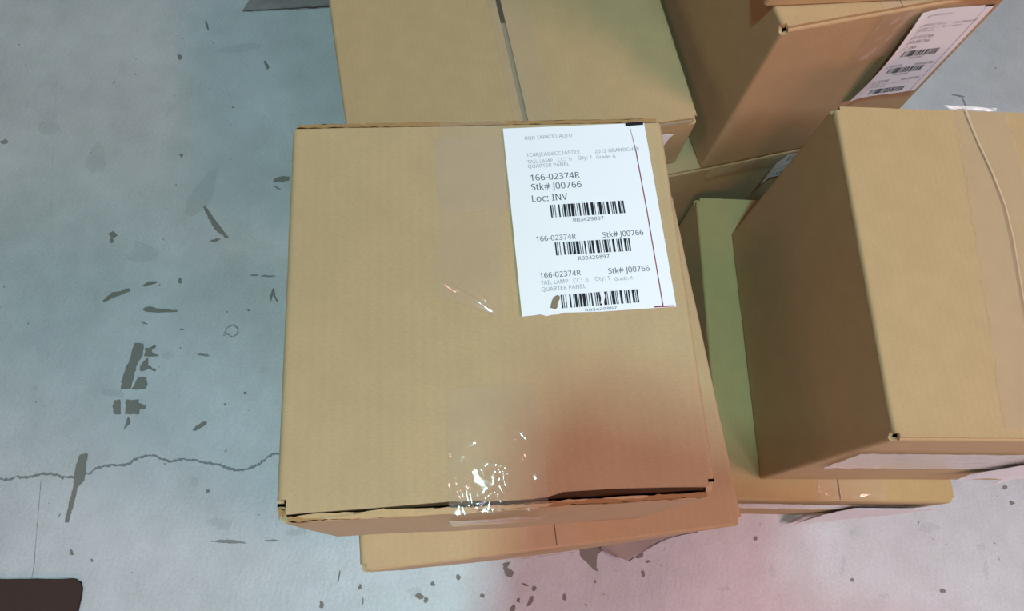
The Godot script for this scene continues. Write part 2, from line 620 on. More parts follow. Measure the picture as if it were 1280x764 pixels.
	if detail:
		var hole := PackedVector2Array([Vector2(-0.0322, 0.0660), Vector2(-0.0305, 0.0610), Vector2(-0.0292, 0.0588), Vector2(-0.0268, 0.0575), Vector2(-0.0252, 0.0580), Vector2(-0.0250, 0.0598), Vector2(-0.0268, 0.0628), Vector2(-0.0275, 0.0660), Vector2(-0.0288, 0.0672)])
		part("torn_hole", plate(hole, 0.0004, 0.0, place, up), M.torn, lab)
		var chips := PackedVector2Array([Vector2(0.0012, 0.0575), Vector2(0.0040, 0.0560), Vector2(0.0046, 0.0600), Vector2(0.0030, 0.0608), Vector2(0.0034, 0.0640), Vector2(0.0008, 0.0652), Vector2(0.0018, 0.0612)])
		part("scraped_spot", plate(chips, 0.0004, 0.0, place, up), M.paper, lab)


# ---------------------------------------------------------------- cartons
# A regular slotted carton: walls, minor flaps under the ends, two major flaps meeting at the middle seam.
func carton(label: String, at: Vector3, yaw: float, w: float, d: float, h: float, kraft: String, seam := 0.0012, bulge := [0.003, 0.002, 0.003, 0.003], bow := 0.002, lidded := true, under := "", reach := 0.28) -> Node3D:
	carton_count += 1
	var o := Node3D.new()
	o.name = numbered("carton")
	add_child(o)
	o.position = at
	o.rotation.y = yaw
	tag(o, label, "carton", "brown corrugated cartons on the warehouse floor")
	var n := noise_of(100 + carton_count, 0.02)
	var t := 0.0038
	var m: Material = M[kraft]
	part("body", walls(w, d, h - t, h - t * 2.0, h - t * 2.0 - 0.004, t, bulge, n), m, o)
	if not lidded:
		return o
	var hw := w / 2.0
	var hd := d / 2.0
	var k := 0.0065
	var minor := d * reach
	var mm: Material = M[under] if under != "" else m
	part("minor_flap", board(-hw + t, hw - t, hd - minor, hd, h - t, t, [false, false, false, true], [Rect2(-hw, hd - k, k + 0.001, k + 0.001), Rect2(hw - k - 0.001, hd - k, k + 0.002, k + 0.001)], 0.0, n), mm, o)
	part("minor_flap", board(-hw + t, hw - t, -hd, -hd + d * 0.28, h - t, t, [false, false, true, false], [Rect2(-hw, -hd - 0.001, k + 0.001, k + 0.001), Rect2(hw - k - 0.001, -hd - 0.001, k + 0.002, k + 0.001)], 0.0, n), m, o)
	part("major_flap", board(-hw, -seam / 2.0, -hd + 0.002, hd - 0.002, h, t, [true, false, false, false], [Rect2(-hw - 0.001, -hd, k, k), Rect2(-hw - 0.001, hd - k, k, k)], bow, n), m, o)
	part("major_flap", board(seam / 2.0, hw, -hd + 0.002, hd - 0.002, h, t, [false, true, false, false], [Rect2(hw - k + 0.001, -hd, k, k), Rect2(hw - k + 0.001, hd - k, k, k)], bow, n), m, o)
	return o


func top_of(h: float, w: float, d: float, bow: float) -> Callable:
	return func(p: Vector2, e: float) -> Vector3: return Vector3(p.x, h + e + bow * maxf(0.0, sin(PI * (p.x / w + 0.5))) * maxf(0.0, sin(PI * (p.y / d + 0.5))) + 0.0006, p.y)


# Tape along the middle seam, folded down over the front edge.
func seam_tape(o: Node3D, w: float, d: float, h: float, half: float, from_z: float, to_z: float, ridges: Array, front_len: float, bow: float, m: Material, cx := 0.0) -> void:
	var n := noise_of(int(w * 1000.0) + int(d * 1000.0), 0.02)
	var place := func(p: Vector2, e: float) -> Vector3: return Vector3(p.x, h + 0.0006 + e + 0.5 * bow * maxf(0.0, sin(PI * (p.y / d + 0.5))), p.y)
	part("tape", film(Vector2(cx - half, from_z), Vector2(cx + half, from_z), Vector2(cx + half, to_z), Vector2(cx - half, to_z), 0.0003, 0.0035, ridges, 0.0006, 0.0018, place, Vector3.UP, n, 0.0004, 0.0012), m, o)
	if front_len > 0.0:
		var down := func(p: Vector2, e: float) -> Vector3: return Vector3(p.x, h - 0.001 - p.y, d / 2.0 + 0.0045 + e)
		part("tape", film(Vector2(cx - half, 0.0), Vector2(cx + half, 0.0), Vector2(cx + half, front_len), Vector2(cx - half, front_len), 0.0, 0.0035, [], 0.0, 0.001, down, Vector3(0, 0, 1), n, 0.0005, 0.0012), m, o)


func ceiling_light(label: String, at: Vector3, size: Vector2, energy: float, c: Color, yaw := 0.0) -> void:
	var o := Node3D.new()
	o.name = numbered("ceiling_light")
	add_child(o)
	o.position = at
	o.rotation.y = yaw
	tag(o, label, "light", "ceiling lights")
	var b := part("housing", boxm(Vector3(size.x + 0.08, 0.09, size.y + 0.08)), M.housing, o)
	b.position.y = -0.045
	var e := mat(Color(0.95, 0.96, 0.97), 0.5)
	e.emission_enabled = true
	e.emission = c
	e.emission_energy_multiplier = minf(1.5, energy)
	var q := part("diffuser", boxm(Vector3(size.x, 0.012, size.y)), e, o)
	q.position.y = -0.096
	if at.y < 4.15:
		var r := CylinderMesh.new()
		r.top_radius = 0.01
		r.bottom_radius = 0.01
		r.height = 4.2 - at.y
		part("hanger_rod", r, M.housing, o).position.y = r.height / 2.0
	var l := AreaLight3D.new()
	l.name = "tube_light"
	l.area_size = size
	l.light_energy = energy
	l.light_color = c
	l.shadow_enabled = true
	l.area_range = 20.0
	l.area_attenuation = 2.0
	l.position.y = -0.108
	l.rotation.x = -PI / 2.0
	o.add_child(l)


# An added glowing pane band in the front wall, unseen, warming the front faces.
func added_front_window(at: Vector3, size: Vector2, energy: float, c: Color) -> void:
	var e := mat(Color(0.9, 0.9, 0.9), 0.5)
	e.emission_enabled = true
	e.emission = c
	e.emission_energy_multiplier = 0.015 * energy
	var w := struct("added_window_1", boxm(Vector3(size.x, size.y, 0.03)), e, at)
	for k in 6:
		var bar := part("glazing_bar", boxm(Vector3(0.05, size.y, 0.05)), M.housing, w)
		bar.position.x = lerpf(-size.x / 2.0, size.x / 2.0, k / 5.0)
	for k in 2:
		var rail := part("rail", boxm(Vector3(size.x, 0.06, 0.06)), M.housing, w)
		rail.position.y = size.y * (k - 0.5)
	var l := AreaLight3D.new()
	l.name = "added_window_light"
	l.area_size = size
	l.light_energy = energy
	l.light_color = c
	l.shadow_enabled = true
	l.area_range = 20.0
	l.area_attenuation = 2.0
	l.position = at + Vector3(0, 0, -0.06)
	add_child(l)


# An added unseen box and drum, hung overhead to shade the labelled carton.
func shadow_caster(at: Vector3) -> void:
	var o := Node3D.new()
	o.name = "added_shadow_caster"
	add_child(o)
	o.position = at
	tag(o, "added unseen yellow box hanging above the cartons to cast a shadow", "shadow_caster")
	var y := mat(Color(0.80, 0.62, 0.15), 0.5)
	var b := part("body", boxm(Vector3(0.26, 0.24, 0.42)), y, o)
	b.position = Vector3(0.13, 0.12, 0.21)
	var m := CylinderMesh.new()
	m.top_radius = 0.09
	m.bottom_radius = 0.09
	m.height = 0.2
	var c := part("caster_drum", m, M.housing, o)
	c.rotation.z = PI / 2.0
	c.position = Vector3(0.36, 0.13, 0.2)
	var r := CylinderMesh.new()
	r.top_radius = 0.012
	r.bottom_radius = 0.012
	r.height = 4.2 - at.y - 0.24
	var s := part("hanger_rod", r, M.housing, o)
	s.position = Vector3(0.13, 0.24 + r.height / 2.0, 0.21)


func _ready() -> void:
	# ---- camera
	var cam := Camera3D.new()
	cam.name = "camera"
	cam.transform = Transform3D(Basis(Vector3(0.9829, 0.0633, -0.1732), Vector3(-0.1844, 0.3372, -0.9232), Vector3(0.0, 0.9393, 0.3430)).orthonormalized(), Vector3(0, 1.25, 0))
	cam.fov = 45.50
	cam.near = 0.02
	add_child(cam)
	cam.current = true
	# ---- air, exposure
	var we := WorldEnvironment.new()
	we.name = "world_environment"
	var env := Environment.new()
	env.background_mode = Environment.BG_COLOR
	env.background_color = Color(0.10, 0.10, 0.10)
	env.tonemap_mode = Environment.TONE_MAPPER_LINEAR
	env.tonemap_exposure = 1.03
	env.sdfgi_enabled = true
	env.ssao_enabled = true
	env.ssil_enabled = true
	we.environment = env
	add_child(we)
	materials()
	M.torn = mat(Color(0.52, 0.47, 0.38), 0.8, 0.3)
	# ---- hall lights: two inferred lamps, two added fill lamps, an added window
	ceiling_light("small square ceiling lamp right above the labelled carton", Vector3(-0.1, 4.2, 0.45), Vector2(0.15, 0.15), 7.68, Color(0.707, 0.987, 1.0))
	ceiling_light("long hanging lamp beyond the right hand cartons", Vector3(2.1, 3.1, 0.30), Vector2(0.5, 0.9), 5.98, Color(1.0, 0.780, 0.776))
	ceiling_light("added square fill lamp to the right in front of the cartons", Vector3(1.5, 3.7, 1.2), Vector2(0.5, 0.5), 2.9, Color(0.826, 0.889, 1.0))  # added fill, brightens the floor at the lower right
	ceiling_light("added square fill lamp over the open floor at the left", Vector3(-2.0, 4.2, 1.0), Vector2(0.4, 0.4), 2.3, Color(1.0, 0.714, 0.755))  # added fill, puts more red on the left floor
	added_front_window(Vector3(1.7, 3.1, 4.5), Vector2(4.6, 1.6), 8.4, Color(1.0, 0.705, 0.612))  # added glow, lights the front faces
	# ---- the hall
	floor_node = struct("floor", boxm(Vector3(9.4, 0.2, 9.4)), M.floor, Vector3(0, -0.1, 0))
	struct("ceiling", boxm(Vector3(9.4, 0.2, 9.4)), M.ceiling, Vector3(0, 4.3, 0))
	struct("wall_left", boxm(Vector3(0.2, 4.2, 9.4)), M.wall, Vector3(-4.6, 2.1, 0))
	struct("wall_right", boxm(Vector3(0.2, 4.2, 9.4)), M.wall, Vector3(4.6, 2.1, 0))
	struct("wall_back", boxm(Vector3(9.0, 4.2, 0.2)), M.wall, Vector3(0, 2.1, -4.6))
	struct("wall_front", boxm(Vector3(9.0, 4.2, 0.2)), M.wall, Vector3(0, 2.1, 4.6))

	shadow_caster(Vector3(-0.010, 1.60, 0.060))  # added blocker, casts the shadow on the labelled carton

	# ---- cartons, the front stack: labelled carton on a larger one
	var a := carton_top()
	var o: Node3D
	o = carton("square brown carton directly beneath the labelled carton, its front corner jutting out", Vector3(0.0280, 0.208, -0.1849), 0.2935, 0.3285, 0.3266, 0.3985, "kraft", 0.001, [0.003, 0.002, 0.003, 0.003], 0.001)
	seam_tape(o, 0.3285, 0.3266, 0.3985, 0.025, 0.05, 0.1625, [[0.004, 0.143, 0.0066, 0.162, 1.0], [0.009, 0.154, 0.017, 0.158, 0.8]], 0.05, 0.002, M.tape, -0.006)
	carton("lowest brown carton hidden under the front stack", Vector3(0.0280 - 0.013, 0, -0.1849 - 0.042), 0.2935, 0.315, 0.29, 0.2050, "kraft", 0.001, [0.001, 0.001, 0.001, 0.001], 0.0)

	# ---- right stack
	o = carton("large blank brown carton at the right with a dark shaded left side", Vector3(0.5136, 0.2652, -0.3922), 0.1791, 0.3492, 0.3684, 0.3262, "kraft_pale", 0.0, [0.003, 0.002, 0.001, 0.002], 0.002)
	right_carton(o)
	o = carton("flat brown carton on the floor under the large blank one", Vector3(0.4483, 0, -0.3959), 0.1643, 0.3265, 0.4554, 0.2622, "kraft_green", 0.003, [0.001, 0.001, 0.001, 0.001], 0.0)
	low_carton(o)

	# ---- rear stacks
	o = carton("brown carton behind the labelled one, open seam down its top", Vector3(-0.0876, 0.3405, -0.7049), 0.3648, 0.4541, 0.4032, 0.1095, "kraft_pale", 0.0068, [0.003, 0.002, 0.003, 0.003], 0.002, true, "kraft_seam_shade", 0.47)
	seam_tape(o, 0.4541, 0.4032, 0.1095, 0.027, -0.19, 0.2, [[0.012, -0.1, 0.02, 0.08, 0.6]], 0.05, 0.002, M.tape, 0.012)
	part("torn_label", plate(PackedVector2Array([Vector2(0.180, 0.089), Vector2(0.1970, 0.0875), Vector2(0.1930, 0.079), Vector2(0.1900, 0.062), Vector2(0.176, 0.045)]), 0.0, 0.0004, func(p: Vector2, e: float) -> Vector3: return Vector3(p.x, p.y, 0.4032 / 2.0 + 0.005 + e), Vector3(0, 0, 1)), M.paper, o)
	carton("lowest brown carton hidden behind the front stack", Vector3(-0.0876 - 0.075, 0, -0.7049 + 0.0287), 0.3648, 0.27, 0.37, 0.337, "kraft", 0.001, [0.001, 0.001, 0.001, 0.001], 0.0)
	o = carton("upright brown carton at the back right, long white printed label down its front face", Vector3(0.3011, 0.3405, -0.7953), 0.4289, 0.2894, 0.3069, 0.2915, "kraft_red", 0.0012, [0.002, 0.002, 0.001, 0.001], 0.0)
	back_carton(o)
	o = carton("low brown carton at the back right on the floor, its label half hidden", Vector3(0.3011 - 0.0273, 0, -0.7953 + 0.0125), 0.4289, 0.3494, 0.3069, 0.3375, "kraft_red", 0.0012, [0.001, 0.001, 0.001, 0.001], 0.0)
	under_carton(o)
	o = carton("topmost brown carton at the back right, only its bottom edge in view", Vector3(0.3135, 0.6345, -0.8098), 0.2849, 0.308, 0.308, 0.34, "kraft_red", 0.0012, [0.002, 0.002, 0.001, 0.0])

	# ---- loose things on the floor
	loose_things()

	# ---- wear on the painted concrete
	mark("paint_chip", [-0.6313, -0.2598, -0.6155, -0.2614, -0.6097, -0.2406, -0.6140, -0.2310, -0.6103, -0.1817, -0.6258, -0.1787, -0.6293, -0.1922, -0.6291, -0.2339], "chip")
	mark("paint_chip", [-0.6112, -0.2549, -0.6007, -0.2570, -0.5960, -0.2638, -0.5928, -0.2585, -0.5981, -0.2537, -0.5939, -0.2495, -0.5863, -0.2480, -0.5849, -0.2439, -0.5991, -0.2403, -0.6064, -0.2412], "chip")
	mark("paint_chip", [-0.6078, -0.2214, -0.6002, -0.2395, -0.5947, -0.2254, -0.5801, -0.2221, -0.5804, -0.2188, -0.5937, -0.2211, -0.6034, -0.2129], "chip")
	mark("paint_chip", [-0.6063, -0.1938, -0.6045, -0.2041, -0.5910, -0.2053, -0.5849, -0.1958, -0.5853, -0.1851, -0.6073, -0.1809], "chip")
	mark("paint_chip", [-0.6292, -0.1579, -0.6196, -0.1617, -0.6107, -0.1370, -0.6221, -0.1349, -0.6282, -0.1475], "chip")
	mark("paint_chip", [-0.6105, -0.1615, -0.5900, -0.1673, -0.5872, -0.1595, -0.5748, -0.1591, -0.5742, -0.1536, -0.5853, -0.1501, -0.5813, -0.1426, -0.6036, -0.1384], "chip")
	mark("paint_chip", [-0.5970, -0.1369, -0.5898, -0.1245, -0.5968, -0.1137, -0.5974, -0.1231], "chip")
	mark("paint_chip", [-0.6005, -0.5368, -0.5961, -0.5395, -0.5675, -0.5117, -0.5351, -0.4851, -0.5369, -0.4814, -0.5653, -0.4954], "chip")
	mark("paint_chip", [-0.4892, -0.6211, -0.4772, -0.6280, -0.4626, -0.6312, -0.4600, -0.6220, -0.4768, -0.6158, -0.4887, -0.6141], "chip")
	mark("paint_chip", [-0.7115, -0.3236, -0.7007, -0.3411, -0.6883, -0.3467, -0.6742, -0.3557, -0.6708, -0.3502, -0.6914, -0.3353, -0.7078, -0.3212], "chip")
	mark("paint_chip", [-0.6542, -0.3645, -0.6459, -0.3739, -0.6296, -0.3772, -0.6313, -0.3738, -0.6509, -0.3635], "chip")
	mark("paint_chip", [-0.6394, -0.3227, -0.6315, -0.3288, -0.6099, -0.3286, -0.5793, -0.3316, -0.5783, -0.3287, -0.6077, -0.3221, -0.6320, -0.3180], "chip")
	mark("paint_chip", [-0.4298, -0.3862, -0.4295, -0.4051, -0.4267, -0.4056, -0.4210, -0.3911, -0.4129, -0.3833, -0.4148, -0.3798, -0.4256, -0.3917, -0.4245, -0.3779], "chip")
	mark("paint_chip", [-0.6515, -0.0620, -0.6395, -0.0655, -0.6340, -0.0442, -0.6294, -0.0217, -0.6356, -0.0103, -0.6312, 0.0181, -0.6302, 0.0442, -0.6355, 0.0439, -0.6384, 0.0232, -0.6436, -0.0139, -0.6514, -0.0410], "chip")
	mark("paint_chip", [0.1815, -0.0596, 0.2213, -0.0755, 0.2226, -0.0656, 0.2128, -0.0588, 0.2129, -0.0437, 0.2166, -0.0307, 0.2090, -0.0331, 0.1950, -0.0436, 0.1856, -0.0489], "chip")
	mark("paint_chip", [0.0620, -0.0151, 0.0748, -0.0223, 0.0714, -0.0118, 0.0827, -0.0071, 0.0807, 0.0013, 0.0702, 0.0012], "chip")
	mark("paint_chip", [0.2710, -0.0628, 0.2862, -0.0819, 0.2879, -0.0670, 0.2799, -0.0623], "chip")
	mark("paint_chip", [0.2490, -0.0683, 0.2561, -0.0646, 0.2499, -0.0607], "chip")
	mark("paint_chip", [-0.7533, -0.8538, -0.7444, -0.8518, -0.7444, -0.8418, -0.7511, -0.8423], "chip")
	mark("paint_chip", [-0.6784, -0.6355, -0.6691, -0.6357, -0.6707, -0.6264], "chip")
	mark("paint_chip", [-0.7300, -0.4497, -0.7323, -0.4449, -0.7353, -0.4421, -0.7395, -0.4430, -0.7426, -0.4452, -0.7474, -0.4491, -0.7436, -0.4527, -0.7401, -0.4565, -0.7353, -0.4527], "chip")
	mark("paint_chip", [-0.7341, -0.4390, -0.7331, -0.4347, -0.7344, -0.4324, -0.7369, -0.4335, -0.7393, -0.4359, -0.7398, -0.4394, -0.7405, -0.4429, -0.7383, -0.4423, -0.7364, -0.4422], "chip")
	mark("paint_chip", [0.2934, -0.0414, 0.2942, -0.0375, 0.2925, -0.0366, 0.2911, -0.0355, 0.2891, -0.0379, 0.2870, -0.0418, 0.2879, -0.0452, 0.2897, -0.0461, 0.2918, -0.0447], "chip")
	mark("paint_chip", [0.1723, 0.0153, 0.1724, 0.0192, 0.1722, 0.0225, 0.1695, 0.0211, 0.1666, 0.0207, 0.1660, 0.0163, 0.1656, 0.0131, 0.1669, 0.0113, 0.1695, 0.0114], "chip")
	mark("paint_chip", [0.3010, -0.0623, 0.3003, -0.0607, 0.2974, -0.0599, 0.2946, -0.0594, 0.2929, -0.0602, 0.2922, -0.0615, 0.2945, -0.0627, 0.2971, -0.0635, 0.2994, -0.0632], "chip")
	mark("paint_chip", [-0.0522, 0.0541, -0.0530, 0.0579, -0.0576, 0.0593, -0.0610, 0.0586, -0.0639, 0.0574, -0.0663, 0.0547, -0.0635, 0.0519, -0.0594, 0.0500, -0.0550, 0.0512], "chip")
	mark("paint_chip", [-0.0443, 0.0575, -0.0445, 0.0605, -0.0466, 0.0629, -0.0498, 0.0622, -0.0518, 0.0602, -0.0521, 0.0576, -0.0513, 0.0550, -0.0487, 0.0536, -0.0456, 0.0546], "chip")
	mark("paint_chip", [0.0009, 0.0153, -0.0006, 0.0176, -0.0022, 0.0204, -0.0058, 0.0195, -0.0078, 0.0179, -0.0084, 0.0158, -0.0075, 0.0133, -0.0040, 0.0122, -0.0016, 0.0139], "chip")
	mark("paint_chip", [0.0428, 0.0364, 0.0421, 0.0382, 0.0402, 0.0397, 0.0375, 0.0397, 0.0356, 0.0386, 0.0352, 0.0367, 0.0357, 0.0343, 0.0392, 0.0336, 0.0417, 0.0347], "chip")
	mark("paint_chip", [-0.1512, 0.0576, -0.1526, 0.0603, -0.1546, 0.0613, -0.1571, 0.0617, -0.1578, 0.0582, -0.1565, 0.0556, -0.1556, 0.0527, -0.1535, 0.0531, -0.1524, 0.0551], "chip")
	mark("paint_chip", [-0.2028, 0.0933, -0.2032, 0.0969, -0.2050, 0.0980, -0.2069, 0.0980, -0.2094, 0.0966, -0.2089, 0.0931, -0.2098, 0.0890, -0.2075, 0.0877, -0.2047, 0.0894], "chip")
	mark("paint_chip", [0.4750, -0.1300, 0.4741, -0.1274, 0.4723, -0.1254, 0.4701, -0.1264, 0.4688, -0.1278, 0.4687, -0.1299, 0.4693, -0.1325, 0.4717, -0.1326, 0.4745, -0.1330], "chip")
	mark("paint_chip", [0.9099, -0.2941, 0.9088, -0.2913, 0.9064, -0.2890, 0.9027, -0.2881, 0.9010, -0.2908, 0.9011, -0.2942, 0.9040, -0.2965, 0.9067, -0.2969, 0.9084, -0.2958], "chip")
	mark("paint_chip", [0.9223, -0.2678, 0.9197, -0.2662, 0.9166, -0.2652, 0.9131, -0.2654, 0.9114, -0.2668, 0.9112, -0.2686, 0.9140, -0.2702, 0.9185, -0.2715, 0.9213, -0.2697], "chip")
	mark("paint_chip", [0.7944, -0.1025, 0.7957, -0.1000, 0.7908, -0.0988, 0.7864, -0.0977, 0.7841, -0.0995, 0.7849, -0.1020, 0.7873, -0.1041, 0.7912, -0.1057, 0.7938, -0.1043], "chip")
	mark("paint_chip", [0.6397, -0.0925, 0.6391, -0.0904, 0.6374, -0.0881, 0.6351, -0.0892, 0.6334, -0.0903, 0.6333, -0.0925, 0.6349, -0.0943, 0.6370, -0.0943, 0.6397, -0.0950], "chip")
	mark("paint_chip", [-0.4686, -0.1515, -0.4680, -0.1467, -0.4735, -0.1404, -0.4774, -0.1361, -0.4819, -0.1339, -0.4872, -0.1332, -0.4836, -0.1403, -0.4793, -0.1457, -0.4738, -0.1506], "chip")
	mark("paint_chip", [-0.4285, -0.0433, -0.4291, -0.0415, -0.4301, -0.0397, -0.4324, -0.0396, -0.4345, -0.0410, -0.4343, -0.0432, -0.4332, -0.0442, -0.4320, -0.0451, -0.4304, -0.0444], "chip")
	mark("paint_chip", [-0.5906, -0.3867, -0.5894, -0.3835, -0.5907, -0.3808, -0.5935, -0.3819, -0.5965, -0.3834, -0.5964, -0.3870, -0.5961, -0.3897, -0.5945, -0.3925, -0.5917, -0.3898], "chip")
	mark("paint_chip", [0.1229, 0.0134, 0.1206, 0.0157, 0.1180, 0.0167, 0.1164, 0.0149, 0.1161, 0.0125, 0.1159, 0.0090, 0.1191, 0.0089, 0.1212, 0.0087, 0.1234, 0.0100], "chip")
	mark("paint_chip", [0.1095, 0.0095, 0.1081, 0.0107, 0.1045, 0.0101, 0.1015, 0.0100, 0.1007, 0.0087, 0.0993, 0.0072, 0.1028, 0.0073, 0.1051, 0.0074, 0.1074, 0.0082], "chip")
	mark("paint_chip", [0.1186, 0.0329, 0.1162, 0.0385, 0.1137, 0.0398, 0.1112, 0.0404, 0.1120, 0.0343, 0.1137, 0.0284, 0.1165, 0.0232, 0.1189, 0.0234, 0.1205, 0.0261], "chip")
	mark("paint_chip", [0.0940, 0.0479, 0.0905, 0.0525, 0.0872, 0.0529, 0.0859, 0.0504, 0.0855, 0.0470, 0.0878, 0.0426, 0.0909, 0.0407, 0.0929, 0.0414, 0.0942, 0.0434], "chip")
	mark("paint_chip", [0.0986, 0.0332, 0.0995, 0.0354, 0.0977, 0.0365, 0.0960, 0.0358, 0.0944, 0.0350, 0.0948, 0.0330, 0.0952, 0.0314, 0.0967, 0.0313, 0.0985, 0.0311], "chip")
	mark("paint_chip", [-0.1896, 0.0469, -0.1893, 0.0525, -0.1896, 0.0548, -0.1903, 0.0566, -0.1912, 0.0496, -0.1919, 0.0442, -0.1923, 0.0378, -0.1914, 0.0376, -0.1904, 0.0418], "chip")
	mark("paint_chip", [-0.0395, 0.0348, -0.0413, 0.0363, -0.0442, 0.0371, -0.0461, 0.0348, -0.0466, 0.0321, -0.0445, 0.0303, -0.0420, 0.0292, -0.0400, 0.0309, -0.0378, 0.0327], "chip")
	mark("paint_chip", [0.2167, -0.0159, 0.2169, -0.0142, 0.2155, -0.0131, 0.2139, -0.0135, 0.2130, -0.0146, 0.2125, -0.0160, 0.2136, -0.0170, 0.2148, -0.0183, 0.2162, -0.0172], "chip")
	mark("paint_chip", [-0.4466, -0.1854, -0.4464, -0.1840, -0.4473, -0.1828, -0.4488, -0.1832, -0.4502, -0.1839, -0.4505, -0.1854, -0.4497, -0.1863, -0.4487, -0.1870, -0.4469, -0.1872], "chip")
	mark("paint_chip", [-0.4182, -0.2105, -0.4185, -0.2089, -0.4198, -0.2082, -0.4214, -0.2073, -0.4226, -0.2089, -0.4236, -0.2105, -0.4230, -0.2124, -0.4211, -0.2124, -0.4191, -0.2124], "chip")
	mark("paint_chip", [-0.6054, 0.0841, -0.6048, 0.0865, -0.6043, 0.0889, -0.6060, 0.0902, -0.6089, 0.0882, -0.6113, 0.0856, -0.6128, 0.0822, -0.6106, 0.0812, -0.6079, 0.0826], "chip")
	mark("paint_chip", [-0.5721, 0.0908, -0.5719, 0.0922, -0.5729, 0.0932, -0.5745, 0.0928, -0.5759, 0.0922, -0.5763, 0.0908, -0.5758, 0.0897, -0.5745, 0.0892, -0.5731, 0.0897], "chip")
	mark("paint_chip", [-0.5486, -0.4799, -0.5496, -0.4777, -0.5527, -0.4742, -0.5599, -0.4705, -0.5642, -0.4702, -0.5647, -0.4721, -0.5628, -0.4753, -0.5559, -0.4790, -0.5512, -0.4802], "chip")
	mark("paint_chip", [-0.7188, -0.9357, -0.7158, -0.9296, -0.7139, -0.9240, -0.7153, -0.9233, -0.7200, -0.9296, -0.7247, -0.9376, -0.7287, -0.9464, -0.7269, -0.9471, -0.7230, -0.9429], "chip")
	mark("paint_chip", [-0.5747, -0.8704, -0.5687, -0.8619, -0.5708, -0.8602, -0.5702, -0.8550, -0.5770, -0.8638, -0.5810, -0.8690, -0.5832, -0.8739, -0.5831, -0.8767, -0.5806, -0.8774], "chip")
	mark("scuff", [-0.9933, -0.5955, -0.9926, -0.5919, -0.9949, -0.5879, -1.0003, -0.5865, -1.0051, -0.5877, -1.0074, -0.5913, -1.0036, -0.5946, -1.0012, -0.5982, -0.9972, -0.5964], "scuff")
	mark("scuff", [-0.4293, -0.4289, -0.4334, -0.4269, -0.4421, -0.4249, -0.4496, -0.4235, -0.4575, -0.4226, -0.4547, -0.4242, -0.4522, -0.4259, -0.4426, -0.4278, -0.4364, -0.4283], "scuff")
	mark("scuff", [0.8695, -1.1122, 0.8668, -1.1107, 0.8585, -1.1091, 0.8491, -1.1102, 0.8400, -1.1109, 0.8376, -1.1129, 0.8470, -1.1145, 0.8588, -1.1145, 0.8674, -1.1137], "scuff")
	mark("scuff", [0.8676, -1.1011, 0.8700, -1.0912, 0.8695, -1.0877, 0.8679, -1.0885, 0.8652, -1.0933, 0.8620, -1.1040, 0.8609, -1.1121, 0.8627, -1.1112, 0.8648, -1.1073], "scuff")
	mark("scuff", [-0.3522, 0.0240, -0.3470, 0.0254, -0.3681, 0.0284, -0.3873, 0.0310, -0.4045, 0.0318, -0.3938, 0.0285, -0.3878, 0.0261, -0.3689, 0.0236, -0.3567, 0.0232], "scuff")
	mark("scuff", [-0.4983, -0.2631, -0.4992, -0.2614, -0.5063, -0.2595, -0.5136, -0.2593, -0.5196, -0.2594, -0.5217, -0.2608, -0.5161, -0.2629, -0.5077, -0.2642, -0.5028, -0.2636], "scuff")
	mark("scuff", [-0.2966, 0.0118, -0.3027, 0.0137, -0.3069, 0.0151, -0.3125, 0.0158, -0.3205, 0.0168, -0.3204, 0.0154, -0.3138, 0.0136, -0.3071, 0.0114, -0.3002, 0.0112], "scuff")
	mark("scuff", [-0.6219, -0.2977, -0.6213, -0.2964, -0.6252, -0.2960, -0.6282, -0.2955, -0.6295, -0.2965, -0.6319, -0.2974, -0.6293, -0.2987, -0.6259, -0.2986, -0.6233, -0.2985], "scuff")
	mark("scuff", [-0.5551, -0.3007, -0.5560, -0.2995, -0.5591, -0.2988, -0.5619, -0.2979, -0.5644, -0.2983, -0.5636, -0.2994, -0.5628, -0.3005, -0.5597, -0.3010, -0.5573, -0.3011], "scuff")
	mark("scuff", [-0.1436, 0.0771, -0.1427, 0.0810, -0.1430, 0.0835, -0.1445, 0.0812, -0.1459, 0.0798, -0.1466, 0.0757, -0.1466, 0.0729, -0.1460, 0.0718, -0.1447, 0.0743], "scuff")
	mark("scuff", [-0.4691, -0.5993, -0.4717, -0.5991, -0.4766, -0.6003, -0.4808, -0.6025, -0.4864, -0.6050, -0.4856, -0.6061, -0.4810, -0.6051, -0.4764, -0.6032, -0.4718, -0.6014], "scuff")
	mark("scuff", [-0.4619, -0.4239, -0.4620, -0.4229, -0.4661, -0.4211, -0.4725, -0.4202, -0.4770, -0.4202, -0.4745, -0.4217, -0.4729, -0.4230, -0.4674, -0.4243, -0.4608, -0.4253], "scuff")
	mark("scuff", [-0.6442, -0.4316, -0.6507, -0.4171, -0.6640, -0.4107, -0.6798, -0.4031, -0.7013, -0.4097, -0.6932, -0.4274, -0.6962, -0.4446, -0.6750, -0.4422, -0.6612, -0.4395], "faint")
	mark("scuff", [-0.6183, -0.1696, -0.6213, -0.1653, -0.6341, -0.1646, -0.6484, -0.1624, -0.6549, -0.1671, -0.6575, -0.1716, -0.6475, -0.1744, -0.6350, -0.1770, -0.6218, -0.1742], "faint")
	mark("scuff", [-0.7571, -0.1543, -0.7595, -0.1514, -0.7629, -0.1502, -0.7664, -0.1493, -0.7693, -0.1507, -0.7726, -0.1530, -0.7694, -0.1556, -0.7651, -0.1562, -0.7609, -0.1562], "faint")
	mark("scuff", [-0.3974, -0.2570, -0.3971, -0.2520, -0.4005, -0.2504, -0.4040, -0.2492, -0.4069, -0.2529, -0.4080, -0.2572, -0.4068, -0.2607, -0.4042, -0.2636, -0.4006, -0.2605], "faint")
